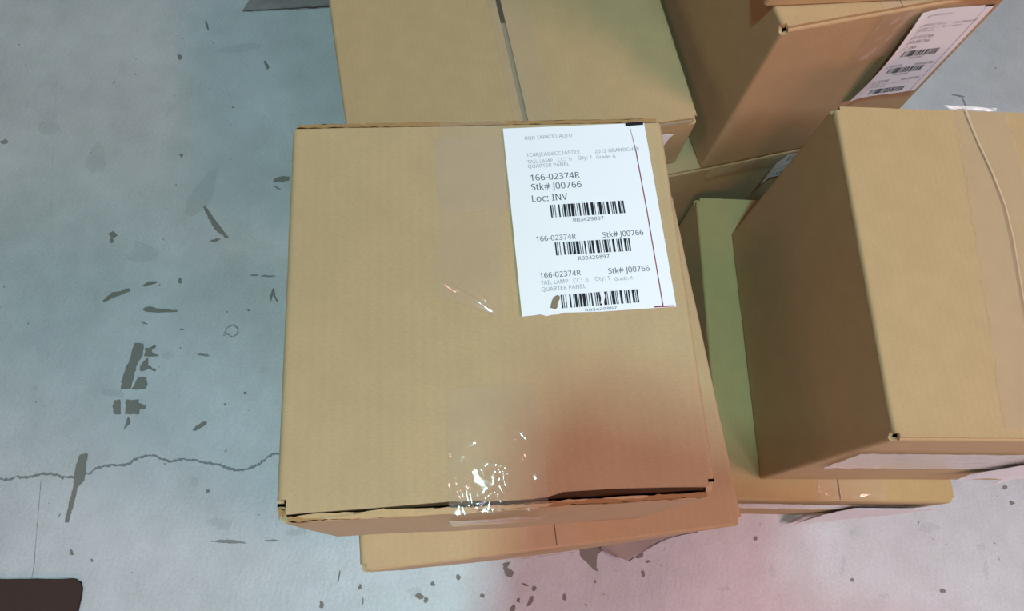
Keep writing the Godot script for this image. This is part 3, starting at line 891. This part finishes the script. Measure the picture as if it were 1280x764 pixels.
	mark("scuff", [0.8656, -0.1837, 0.8640, -0.1804, 0.8601, -0.1778, 0.8559, -0.1783, 0.8506, -0.1788, 0.8503, -0.1832, 0.8551, -0.1870, 0.8612, -0.1897, 0.8656, -0.1874], "faint")
	mark("scuff", [0.6454, -0.1693, 0.6420, -0.1655, 0.6378, -0.1642, 0.6332, -0.1621, 0.6305, -0.1648, 0.6321, -0.1683, 0.6334, -0.1718, 0.6383, -0.1741, 0.6430, -0.1728], "faint")
	mark("scuff", [0.5083, -0.0853, 0.5097, -0.0805, 0.5093, -0.0754, 0.5053, -0.0722, 0.4999, -0.0762, 0.4966, -0.0818, 0.4960, -0.0881, 0.4998, -0.0915, 0.5051, -0.0909], "faint")
	mark("scuff", [0.6245, -0.1124, 0.6230, -0.1025, 0.6211, -0.0991, 0.6183, -0.0931, 0.6176, -0.1050, 0.6194, -0.1162, 0.6206, -0.1266, 0.6230, -0.1299, 0.6246, -0.1239], "faint")
	mark("scuff", [0.8685, -0.1502, 0.8660, -0.1381, 0.8634, -0.1386, 0.8617, -0.1389, 0.8616, -0.1456, 0.8623, -0.1539, 0.8644, -0.1603, 0.8674, -0.1685, 0.8684, -0.1605], "faint")
	mark("scuff", [-0.4519, -0.0542, -0.4489, -0.0480, -0.4546, -0.0471, -0.4589, -0.0456, -0.4627, -0.0497, -0.4658, -0.0548, -0.4636, -0.0596, -0.4590, -0.0609, -0.4532, -0.0606], "faint")
	mark("scuff", [-0.5876, -0.5477, -0.6047, -0.5200, -0.6171, -0.5111, -0.6283, -0.5156, -0.6322, -0.5446, -0.6242, -0.5775, -0.6135, -0.6053, -0.5959, -0.6269, -0.5933, -0.5849], "faint")
	mark("scuff", [-0.3766, 0.0034, -0.3813, 0.0079, -0.3935, 0.0092, -0.4062, 0.0097, -0.4177, 0.0065, -0.4208, 0.0008, -0.4093, -0.0033, -0.3942, -0.0043, -0.3788, -0.0023], "faint")
	mark("scuff", [-0.2531, -0.0078, -0.2640, -0.0037, -0.2716, -0.0009, -0.2833, 0.0004, -0.2914, -0.0022, -0.2912, -0.0062, -0.2823, -0.0089, -0.2733, -0.0119, -0.2621, -0.0110], "faint")
	mark("scuff", [-0.9124, -0.6424, -0.9164, -0.6326, -0.9245, -0.6238, -0.9402, -0.6222, -0.9524, -0.6282, -0.9535, -0.6380, -0.9508, -0.6482, -0.9362, -0.6529, -0.9224, -0.6495], "faint")
	mark("scuff", [-0.5987, -0.9103, -0.6018, -0.9011, -0.6310, -0.8899, -0.6582, -0.8793, -0.6809, -0.8775, -0.6780, -0.8863, -0.6568, -0.8968, -0.6360, -0.9103, -0.6087, -0.9146], "faint")
	mark("scuff", [-0.8067, -0.5935, -0.8006, -0.5705, -0.8119, -0.5668, -0.8211, -0.5622, -0.8369, -0.5729, -0.8419, -0.5972, -0.8383, -0.6111, -0.8344, -0.6311, -0.8171, -0.6172], "faint")
	mark("scuff", [-0.5561, -0.2510, -0.5597, -0.2461, -0.5652, -0.2439, -0.5707, -0.2434, -0.5761, -0.2450, -0.5776, -0.2490, -0.5767, -0.2543, -0.5688, -0.2565, -0.5614, -0.2549], "faint")
	mark("scuff", [0.4328, -0.0438, 0.4329, -0.0415, 0.4273, -0.0384, 0.4198, -0.0383, 0.4146, -0.0393, 0.4166, -0.0420, 0.4205, -0.0442, 0.4265, -0.0468, 0.4314, -0.0456], "faint")
	mark("scuff", [0.6990, -0.0778, 0.6976, -0.0748, 0.6918, -0.0729, 0.6871, -0.0730, 0.6826, -0.0736, 0.6817, -0.0763, 0.6856, -0.0794, 0.6919, -0.0805, 0.6969, -0.0800], "faint")
	mark("scuff", [-0.0566, 0.0477, -0.0562, 0.0519, -0.0620, 0.0562, -0.0720, 0.0580, -0.0738, 0.0524, -0.0812, 0.0489, -0.0724, 0.0451, -0.0653, 0.0420, -0.0593, 0.0445], "faint")
	mark("scuff", [0.7890, -0.2030, 0.7788, -0.1970, 0.7704, -0.1911, 0.7596, -0.1926, 0.7444, -0.1916, 0.7534, -0.1986, 0.7554, -0.2053, 0.7709, -0.2084, 0.7798, -0.2057], "faint")
	ribbon("floor_crack", [-0.7597, -0.0019, -0.7443, -0.0037, -0.7360, -0.0098, -0.7236, -0.0103, -0.7112, -0.0150, -0.6991, -0.0208, -0.6824, -0.0242, -0.6635, -0.0220, -0.6451, -0.0258, -0.6348, -0.0319, -0.6252, -0.0354, -0.6182, -0.0457, -0.6024, -0.0521, -0.5789, -0.0576, -0.5691, -0.0608, -0.5616, -0.0705, -0.5465, -0.0794, -0.5345, -0.0820, -0.5204, -0.0781, -0.5019, -0.0779, -0.4893, -0.0839, -0.4716, -0.0861, -0.4495, -0.0858, -0.4276, -0.0862, -0.4121, -0.0837, -0.3933, -0.0824, -0.3738, -0.0907, -0.3619, -0.1002, -0.3526, -0.1128, -0.3452, -0.1190, -0.3181, -0.1284, -0.2834, -0.1238], 0.0038, "crack")
	ribbon("saw_line", [-0.6955, -0.0102, -0.6748, 0.0572, -0.6575, 0.1111, -0.6478, 0.1565, -0.6392, 0.1838], 0.0011, "scuff")
	ribbon("saw_line", [-0.9633, -0.7548, -0.8995, -0.5735, -0.8460, -0.4273], 0.0009, "faint")
	ribbon("saw_line", [-0.7460, -0.2213, -0.7124, -0.1426], 0.0008, "faint")
	ribbon("ring_stain", [-0.4877, -0.3058, -0.4846, -0.3185, -0.4764, -0.3247, -0.4661, -0.3191, -0.4644, -0.3089, -0.4725, -0.3028, -0.4824, -0.3069, -0.4878, -0.3013], 0.0022, "scuff")
	specks()


func carton_top() -> Node3D:
	var w := 0.2608
	var d := 0.2668
	var h := 0.2000
	var t := 0.0038
	var o := carton("taped brown carton with the white printed label on its lid, topmost of the front stack", Vector3(-0.0148, 0.6085, -0.1647), 0.2370, w, d, h, "kraft", 0.001, [0.002, 0.001, 0.002, 0.005], 0.0025, false)
	var n := noise_of(31, 0.02)
	# lid panel: its front edge stops short of the front wall and leaves a torn gap
	var gap := func(u: float) -> float:
		var g := 0.0002
		var pts := [[0.0, 0.0002], [0.06, 0.0008], [0.2, 0.0012], [0.35, 0.0022], [0.42, 0.0026], [0.5, 0.0010], [0.60, 0.0012], [0.63, 0.0042], [0.75, 0.0044], [0.9, 0.0032], [1.0, 0.0018]]
		for k in pts.size() - 1:
			if u >= pts[k][0] and u <= pts[k + 1][0]:
				g = lerpf(pts[k][1], pts[k + 1][1], (u - pts[k][0]) / (pts[k + 1][0] - pts[k][0]))
		return g
	var hw := w / 2.0
	var hd := d / 2.0
	part("lid", board(-hw, hw, -hd + t + 0.0010, hd - t - 0.0002, h, t, [true, true, false, false], [Rect2(-hw - 0.001, hd - t - 0.0088, 0.0068, 0.010), Rect2(hw - 0.0052, hd - t - 0.0062, 0.006, 0.007)], 0.0025, n, gap), M.kraft, o)
	part("minor_flap", board(-hw + 0.008, hw - 0.007, hd - 0.09, hd - t - 0.001, h - t - 0.0015, t, [false, false, false, false], [], 0.0, n), M.gap_shade_raw, o)
	# rim of the front and back walls, raised to the lid, with the liner torn
	part("front_rim", plate(roughened(PackedVector2Array([Vector2(-hw + 0.007, 0), Vector2(hw - 0.006, 0), Vector2(hw - 0.006, t - 0.001), Vector2(-hw + 0.007, t - 0.001)]), 0.003, 0.0012, n), 0.0, 0.0062, func(p: Vector2, e: float) -> Vector3: return Vector3(p.x, h - 0.0078 + e, hd - t + p.y + 0.0006), Vector3.UP), M.raw, o)
	part("back_rim", plate(roughened(PackedVector2Array([Vector2(-hw + 0.003, 0), Vector2(hw - 0.003, 0), Vector2(hw - 0.003, t - 0.001), Vector2(-hw + 0.003, t - 0.001)]), 0.003, 0.0010, n), 0.0, 0.0062, func(p: Vector2, e: float) -> Vector3: return Vector3(p.x, h - 0.0078 + e, -hd + p.y + 0.0004), Vector3.UP), M.raw, o)
	for k in [[-0.118, -0.085, 0.0030, 0.0], [-0.088, -0.040, 0.0042, 0.001], [-0.050, -0.012, 0.0036, 0.0024], [-0.105, -0.062, 0.0022, 0.003], [-0.030, 0.030, 0.0020, 0.0025], [0.032, 0.052, 0.0012, 0.0005], [0.060, 0.088, 0.0011, 0.0006]]:
		var f := roughened(PackedVector2Array([Vector2(k[0], 0.0), Vector2(lerpf(k[0], k[1], 0.4), -k[2] * 0.5), Vector2(k[1], -0.0004), Vector2(k[1] - 0.004, k[2]), Vector2(lerpf(k[0], k[1], 0.5), k[2] * 0.8), Vector2(k[0] + 0.005, k[2] * 0.6)]), 0.003, 0.0009, n)
		part("torn_liner", plate(f, 0.0, 0.0006, func(p: Vector2, e: float) -> Vector3: return Vector3(p.x, h - 0.0012 + e - p.y * 0.25, hd - t + 0.0005 + float(k[3]) * 0.6 + p.y * 0.8), Vector3.UP), M.kraft_pale, o)
	part("corner_tuft", plate(roughened(PackedVector2Array([Vector2(-hw, 0.0), Vector2(-hw + 0.0065, 0.0015), Vector2(-hw + 0.0055, 0.0045), Vector2(-hw + 0.003, 0.0035), Vector2(-hw + 0.0015, 0.006)]), 0.002, 0.0012, n), 0.0, 0.0008, func(p: Vector2, e: float) -> Vector3: return Vector3(p.x, h - 0.004 + e, hd - 0.0085 + p.y), Vector3.UP), M.raw, o)
	# clear tape: the upper length ends in a folded tip, the lower length is badly creased
	var on_lid := top_of(h, w, d, 0.0025)
	var upper := [[-0.0363, 0.0018, 0.007, 0.017, 1.2], [-0.0343, -0.0125, 0.0036, 0.0136, 1.2], [-0.0218, -0.0149, 0.0066, 0.0153, 0.8], [-0.0169, -0.0713, -0.0038, -0.0637, 0.6], [-0.0038, -0.0637, 0.0185, -0.0735, 0.6], [-0.0253, -0.0624, -0.0139, -0.0773, 0.5]]
	var lifted := func(p: Vector2, e: float) -> Vector3:
		var q: Vector3 = on_lid.call(p, e)
		q.y += 0.0022 * maxf(0.0, sin(PI * clampf((p.y + 0.030) / 0.047, 0.0, 1.0))) * sin(PI * clampf((p.x + 0.0365) / 0.050, 0.0, 1.0))
		return q
	part("tape", film(Vector2(-0.0290, -0.1320), Vector2(0.0180, -0.1320), Vector2(0.0075, 0.0175), Vector2(-0.0365, -0.0010), 0.0001, 0.0013, upper, 0.0010, 0.0013, lifted, Vector3.UP, n, 0.00025, 0.0010), M.tape, o)
	part("tape", film(Vector2(-0.0340, -0.1180), Vector2(0.1000, -0.1180), Vector2(0.1000, -0.0600), Vector2(-0.0300, -0.0600), 0.0004, 0.003, [], 0.0, 0.001, on_lid, Vector3.UP, n, 0.0002, 0.0012), M.tape, o)
	var lower := [[-0.0201, 0.1339, -0.0258, 0.1131, 1], [-0.0175, 0.1309, -0.0195, 0.1079, 1], [-0.0167, 0.1314, -0.0046, 0.123, 1.3], [-0.0058, 0.1337, -0.0023, 0.1209, 1], [-0.0016, 0.1188, 0.001, 0.1034, 1], [0.0022, 0.1298, -0.0005, 0.1199, 0.8], [0.0039, 0.1202, 0.0031, 0.1069, 0.9], [-0.0166, 0.0941, -0.0119, 0.0909, 0.7], [-0.0013, 0.0846, 0.0015, 0.0859, 0.7], [0.0099, 0.0805, 0.0181, 0.0953, 0.9], [0.0181, 0.071, 0.024, 0.0853, 0.7], [0.0214, 0.119, 0.0215, 0.1112, 0.7], [0.0091, 0.0931, 0.0125, 0.0933, 0.6], [-0.018, 0.0889, -0.0162, 0.0861, 0.6], [0.0162, 0.0975, 0.0129, 0.1041, 0.8], [0.0129, 0.1041, 0.0044, 0.1136, 0.8], [-0.0296, 0.1259, -0.0242, 0.1283, 0.8], [-0.0299, 0.0733, -0.0297, 0.0996, 0.5]]
	var puffed := func(p: Vector2, e: float) -> Vector3:   # the loose end bellies up before it meets the edge
		var q: Vector3 = on_lid.call(p, e)
		q.y += 0.0030 * maxf(0.0, sin(PI * (p.y - 0.06) / 0.0745)) * sqrt(maxf(0.0, sin(PI * clampf((p.x + 0.031) / 0.0585, 0.0, 1.0))))
		return q
	part("tape", film(Vector2(-0.0300, 0.0600), Vector2(0.0260, 0.0600), Vector2(0.0275, 0.1345), Vector2(-0.0310, 0.1345), 0.0002, 0.0011, lower, 0.0008, 0.0012, puffed, Vector3.UP, n, 0.0006, 0.0014), M.tape, o)
	part("tape", film(Vector2(-0.0310, 0.0), Vector2(0.0275, 0.0), Vector2(0.0250, 0.06), Vector2(-0.0300, 0.055), 0.0, 0.003, [], 0.0, 0.001, func(p: Vector2, e: float) -> Vector3: return Vector3(p.x, h - p.y, hd + 0.0045 + e), Vector3(0, 0, 1), n, 0.0006, 0.0014), M.tape, o)
	# the label
	var turn := 0.0277
	var on_label := func(p: Vector2, e: float) -> Vector3:
		var q := Vector2(0.0680 + cos(turn) * p.x + sin(turn) * p.y, -0.0561 - sin(turn) * p.x + cos(turn) * p.y)
		var y: float = (on_lid.call(q, 0.0) as Vector3).y
		return Vector3(q.x, y + 0.0006 + e, q.y)
	shipping_label(o, on_label, Vector3.UP, [-0.0702, [[-0.0509, 0.0706], [-0.040, 0.0703], [-0.0375, 0.0693], [-0.0365, 0.0712], [-0.0330, 0.0716], [-0.0300, 0.0700], [-0.0255, 0.0712], [-0.0240, 0.0697], [-0.0, 0.0706], [0.0509, 0.0700]]], true)
	return o


func right_carton(o: Node3D) -> void:
	var h := 0.3262
	var d := 0.3684
	var n := noise_of(41, 0.02)
	var place := func(p: Vector2, e: float) -> Vector3: return Vector3(p.x, h + 0.0008 + e + 0.0018 * maxf(0.0, sin(PI * (p.y / d + 0.5))), p.y)
	var ridges := [[-0.0252, -0.1827, -0.0197, -0.1399, 2.2], [-0.0197, -0.1399, -0.0127, -0.1003, 1.5], [-0.0127, -0.1003, -0.0085, -0.0619, 0.8], [-0.0085, -0.0619, -0.0130, 0.0174, 0.8], [-0.0435, -0.1436, -0.0391, -0.1348, 0.6], [-0.0418, -0.1001, -0.0383, -0.0870, 0.6]]
	part("tape", film(Vector2(-0.0383, -0.1827), Vector2(0.0218, -0.1827), Vector2(0.0261, 0.1740), Vector2(-0.0661, 0.1740), 0.0002, 0.002, ridges, 0.0013, 0.0014, place, Vector3.UP, n, 0.0004, 0.004), M.tape, o)
	# the tape's pleat over the seam, from the back edge forward
	var line := pairs([-0.0252, -0.1840, -0.0228, -0.1618, -0.0197, -0.1399, -0.0158, -0.1201, -0.0127, -0.1003, -0.0103, -0.0809, -0.0085, -0.0619, -0.0091, -0.0261, -0.0130, 0.0174, -0.0174, 0.0696])
	var pleat := begin()
	var old := []
	for q in line.size():
		var side := (line[mini(q + 1, line.size() - 1)] - line[maxi(q - 1, 0)]).normalized().orthogonal()
		var half := lerpf(0.0016, 0.0006, q / 9.0)
		var now := [place.call(line[q] - side * half, 0.0006), place.call(line[q], 0.0024 - q * 0.00015), place.call(line[q] + side * half, 0.0006)]
		if q > 0:
			for e in 2:
				quad(pleat, old[e], old[e + 1], now[e + 1], now[e], Vector3.UP, [Vector2.ZERO, Vector2.ZERO, Vector2.ZERO, Vector2.ZERO])
		old = now
	part("tape_pleat", done(pleat), M.tape_fold, o)
	part("tape_end", film(Vector2(-0.0505, -0.1875), Vector2(0.0113, -0.1857), Vector2(0.0096, -0.1814), Vector2(-0.0452, -0.1831), 0.0006, 0.0012, [[-0.0461, -0.1862, -0.0287, -0.1836, 1.5], [-0.0157, -0.1853, 0.0078, -0.1831, 1.5]], 0.0015, 0.0012, place, Vector3.UP, n, 0.0012, 0.0012), M.tape_highlight, o)
	# tape round the front face, and the torn label stuck on it
	var on_front := func(p: Vector2, e: float) -> Vector3: return Vector3(p.x, p.y, d / 2.0 + 0.0032 + e)
	part("tape", film(Vector2(-0.1723, 0.2584), Vector2(0.1723, 0.2523), Vector2(0.1723, 0.1436), Vector2(-0.1566, 0.1436), 0.0, 0.006, [], 0.0, 0.001, on_front, Vector3(0, 0, 1), n, 0.0008, 0.006), M.tape_sheen, o)
	var lab := PackedVector2Array([Vector2(0.0452, 0.2044), Vector2(0.1348, 0.2088), Vector2(0.1348, 0.0957), Vector2(0.1148, 0.0948), Vector2(0.1114, 0.0853), Vector2(0.1044, 0.0609), Vector2(0.0974, 0.0914), Vector2(0.0783, 0.0974), Vector2(0.0609, 0.0940), Vector2(0.0400, 0.0853)])
	part("torn_label", plate(roughened(lab, 0.006, 0.002, n), 0.001, 0.0004, func(p: Vector2, e: float) -> Vector3: return Vector3(p.x, p.y, d / 2.0 + 0.0055 + e + 0.006 * maxf(0.0, (0.115 - p.y) / 0.045)), Vector3(0, 0, 1)), M.paper, o)


func low_carton(o: Node3D) -> void:
	var d := 0.4554
	var h := 0.2622
	var n := noise_of(42, 0.02)
	var place := func(p: Vector2, e: float) -> Vector3: return Vector3(p.x, h + 0.0008 + e, p.y)
	var ridges := [[-0.0252, 0.2236, -0.0139, 0.2279, 1.0], [-0.0157, 0.2158, 0.0000, 0.2236, 1.2], [-0.0104, 0.2262, -0.0017, 0.2279, 1.0], [0.0139, 0.2114, 0.0139, 0.2262, 1.0], [0.0261, 0.2201, 0.0452, 0.2132, 1.4], [0.0244, 0.2266, 0.0539, 0.2271, 1.3], [0.0078, 0.2071, 0.0074, 0.2279, 1.0]]
	part("tape", film(Vector2(-0.0296, -0.1740), Vector2(0.0626, -0.1740), Vector2(0.0661, 0.2275), Vector2(-0.0296, 0.2275), 0.0002, 0.002, ridges, 0.0007, 0.0016, place, Vector3.UP, n, 0.0004, 0.002), M.tape, o)
	part("tape", film(Vector2(-0.1305, 0.2349), Vector2(0.1392, 0.2349), Vector2(0.1392, 0.1566), Vector2(-0.1305, 0.1566), 0.0, 0.006, [], 0.0, 0.001, func(p: Vector2, e: float) -> Vector3: return Vector3(p.x, p.y, d / 2.0 + 0.003 + e), Vector3(0, 0, 1), n, 0.0008, 0.004), M.tape_sheen, o)
	# a label on the front, its lower corner curling away
	var lab := PackedVector2Array([Vector2(0.0391, 0.2218), Vector2(0.1549, 0.2349), Vector2(0.1566, 0.0957), Vector2(0.1496, 0.0348), Vector2(0.1131, 0.0174), Vector2(0.0870, 0.0261), Vector2(0.0661, 0.0104), Vector2(0.0505, 0.0157), Vector2(0.0609, 0.0783), Vector2(0.0470, 0.1566)])
	part("torn_label", plate(roughened(lab, 0.008, 0.002, n), 0.0, 0.0004, func(p: Vector2, e: float) -> Vector3: return Vector3(p.x - 0.03 * clampf((0.05 - p.y) / 0.05, 0.0, 1.0) * clampf((0.11 - p.x) / 0.06, 0.0, 1.0), p.y, d / 2.0 + 0.006 + e + 0.012 * clampf((0.06 - p.y) / 0.05, 0.0, 1.0) * clampf((0.12 - p.x) / 0.06, 0.0, 1.0)), Vector3(0, 0, 1)), M.paper, o)


func back_carton(o: Node3D) -> void:
	var d := 0.3069
	var h := 0.2915
	seam_tape(o, 0.2894, d, h, 0.024, 0.07, 0.152, [], 0.08, 0.0, M.tape)
	# label stuck down the front face, its left edge peeling
	var place := func(p: Vector2, e: float) -> Vector3:
		var f := (p.y + 0.0702) / 0.1404
		var x := 0.0770 + p.x * 1.047
		var y := 0.2790 - f * 0.163 - p.x * 0.14
		var peel := 0.010 * clampf((-0.028 - p.x) / 0.022, 0.0, 1.0) * (0.4 + 0.6 * sin(PI * f))
		return Vector3(x, y, d / 2.0 + 0.0035 + e + peel)
	shipping_label(o, place, Vector3(0, 0, 1), [-0.0702, [[-0.0509, 0.0730], [-0.034, 0.0705], [-0.030, 0.0725], [-0.015, 0.0705], [0.0509, 0.0695]]], false)


func under_carton(o: Node3D) -> void:
	var d := 0.3069
	var n := noise_of(43, 0.02)
	part("tape", film(Vector2(-0.10, 0.336), Vector2(0.16, 0.336), Vector2(0.16, 0.308), Vector2(-0.10, 0.308), 0.0, 0.004, [[-0.08, 0.318, -0.02, 0.326, 0.6]], 0.0012, 0.0015, func(p: Vector2, e: float) -> Vector3: return Vector3(p.x, p.y, d / 2.0 + 0.003 + e), Vector3(0, 0, 1), n, 0.0006, 0.002), M.tape, o)
	var place := func(p: Vector2, e: float) -> Vector3:
		return Vector3(0.030 + 0.027 + p.x * 1.047, 0.2670 + (0.0702 - p.y) * 1.13 - p.x * 0.03, d / 2.0 + 0.0035 + e + 0.009 * clampf((-0.03 - p.x) / 0.02, 0.0, 1.0))
	shipping_label(o, place, Vector3(0, 0, 1), [0.012, [[-0.0509, 0.0730], [-0.034, 0.0705], [-0.030, 0.0720], [0.0509, 0.0695]]], false)


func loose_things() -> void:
	var n := noise_of(51, 0.02)
	# grey sheet lying on the floor at the back
	var o := Node3D.new()
	o.name = numbered("grey_sheet")
	add_child(o)
	o.position = Vector3(-0.580, 0, -1.036)
	tag(o, "thin grey sheet lying on the concrete behind the rear carton", "sheet")
	part("sheet", film(Vector2(-0.030, -0.16), Vector2(0.24, -0.20), Vector2(0.13, -0.010), Vector2(-0.081, 0.052), 0.004, 0.006, [[-0.06, 0.035, 0.0, 0.015, 1.0]], 0.002, 0.008, func(p: Vector2, e: float) -> Vector3: return Vector3(p.x, e + 0.004 * clampf((p.x + 0.02) / 0.12, 0.0, 1.0), p.y), Vector3.UP, n, 0.002, 0.002), M.grey_sheet, o)
	part("edge_shadow", film(Vector2(-0.081, 0.052), Vector2(0.13, -0.010), Vector2(0.13, -0.0085), Vector2(-0.081, 0.0532), 0.0, 0.006, [], 0.0, 0.01, func(p: Vector2, e: float) -> Vector3: return Vector3(p.x, 0.003 + e + 0.004 * clampf((p.x + 0.02) / 0.12, 0.0, 1.0), p.y), Vector3.UP, n, 0.0008, 0.0), M.ink_grey, o)  # dark strip painting the shadow along the sheet's edge
	# grey sheet poking out under the front stack
	o = Node3D.new()
	o.name = numbered("grey_sheet")
	add_child(o)
	o.position = Vector3(0.282, 0, -0.102)
	tag(o, "curled grey sheet poking out under the front edge of the carton stack", "sheet")
	var curl := func(p: Vector2, e: float) -> Vector3: return Vector3(p.x, e + 0.002 + 0.020 * smoothstep(-0.01, 0.03, p.y - p.x * -0.55), p.y)
	var tongue := PackedVector2Array([Vector2(-0.066, 0.036), Vector2(-0.045, 0.043), Vector2(-0.022, 0.047), Vector2(0.0, 0.0275), Vector2(0.025, 0.009), Vector2(0.055, -0.008), Vector2(0.085, -0.018), Vector2(0.03, -0.035), Vector2(-0.06, -0.06)])
	part("sheet", plate(roughened(tongue, 0.006, 0.0006, n), 0.0, 0.0015, curl, Vector3.UP), M.grey_sheet_back, o)
	var rim := film(Vector2(-0.022, 0.0455), Vector2(0.086, -0.0185), Vector2(0.086, -0.0165), Vector2(-0.022, 0.048), 0.0, 0.004, [], 0.0, 0.01, func(p: Vector2, e: float) -> Vector3:
		var f := clampf((p.x + 0.022) / 0.108, 0.0, 1.0)
		return Vector3(p.x, e + 0.0235 - 0.004 * f, p.y - 0.010 * sin(PI * f)), Vector3.UP, n, 0.0003, 0.0)
	part("edge_shadow", rim, M.ink_grey, o)  # dark strip painting the shadow beneath the curled edge
	# flat dark brown piece on the floor, one corner in view
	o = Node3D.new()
	o.name = numbered("dark_piece")
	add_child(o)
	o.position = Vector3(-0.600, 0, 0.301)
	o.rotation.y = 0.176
	tag(o, "dark brown piece lying flat on the concrete left of the front stack", "mat")
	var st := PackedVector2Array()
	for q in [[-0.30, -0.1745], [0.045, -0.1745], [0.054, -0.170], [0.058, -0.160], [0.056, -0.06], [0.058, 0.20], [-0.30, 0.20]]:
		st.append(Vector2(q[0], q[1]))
	part("mat", plate(roughened(st, 0.01, 0.001, n), 0.0005, 0.006, flat_down, Vector3.UP), M.dark_brown, o)


func specks() -> void:
	var rng := RandomNumberGenerator.new()
	rng.seed = 9
	var st := begin()
	for k in 420:
		var p := Vector2(rng.randf_range(-1.15, 1.0), rng.randf_range(-1.4, 0.22))
		var r := rng.randf_range(0.0005, 0.0017)
		var m := 6
		var spin := rng.randf() * TAU
		var long := rng.randf_range(1.0, 2.4)
		for i in m:
			var a := TAU * i / m
			var b := TAU * (i + 1) / m
			tri(st, on_floor(p, 0.0003), on_floor(p + Vector2(cos(a) * r * long, sin(a) * r).rotated(spin), 0.0003), on_floor(p + Vector2(cos(b) * r * long, sin(b) * r).rotated(spin), 0.0003), Vector3.UP)
	var o := part("specks", done(st), M.scuff, floor_node)
	o.set_meta("kind", "stuff")
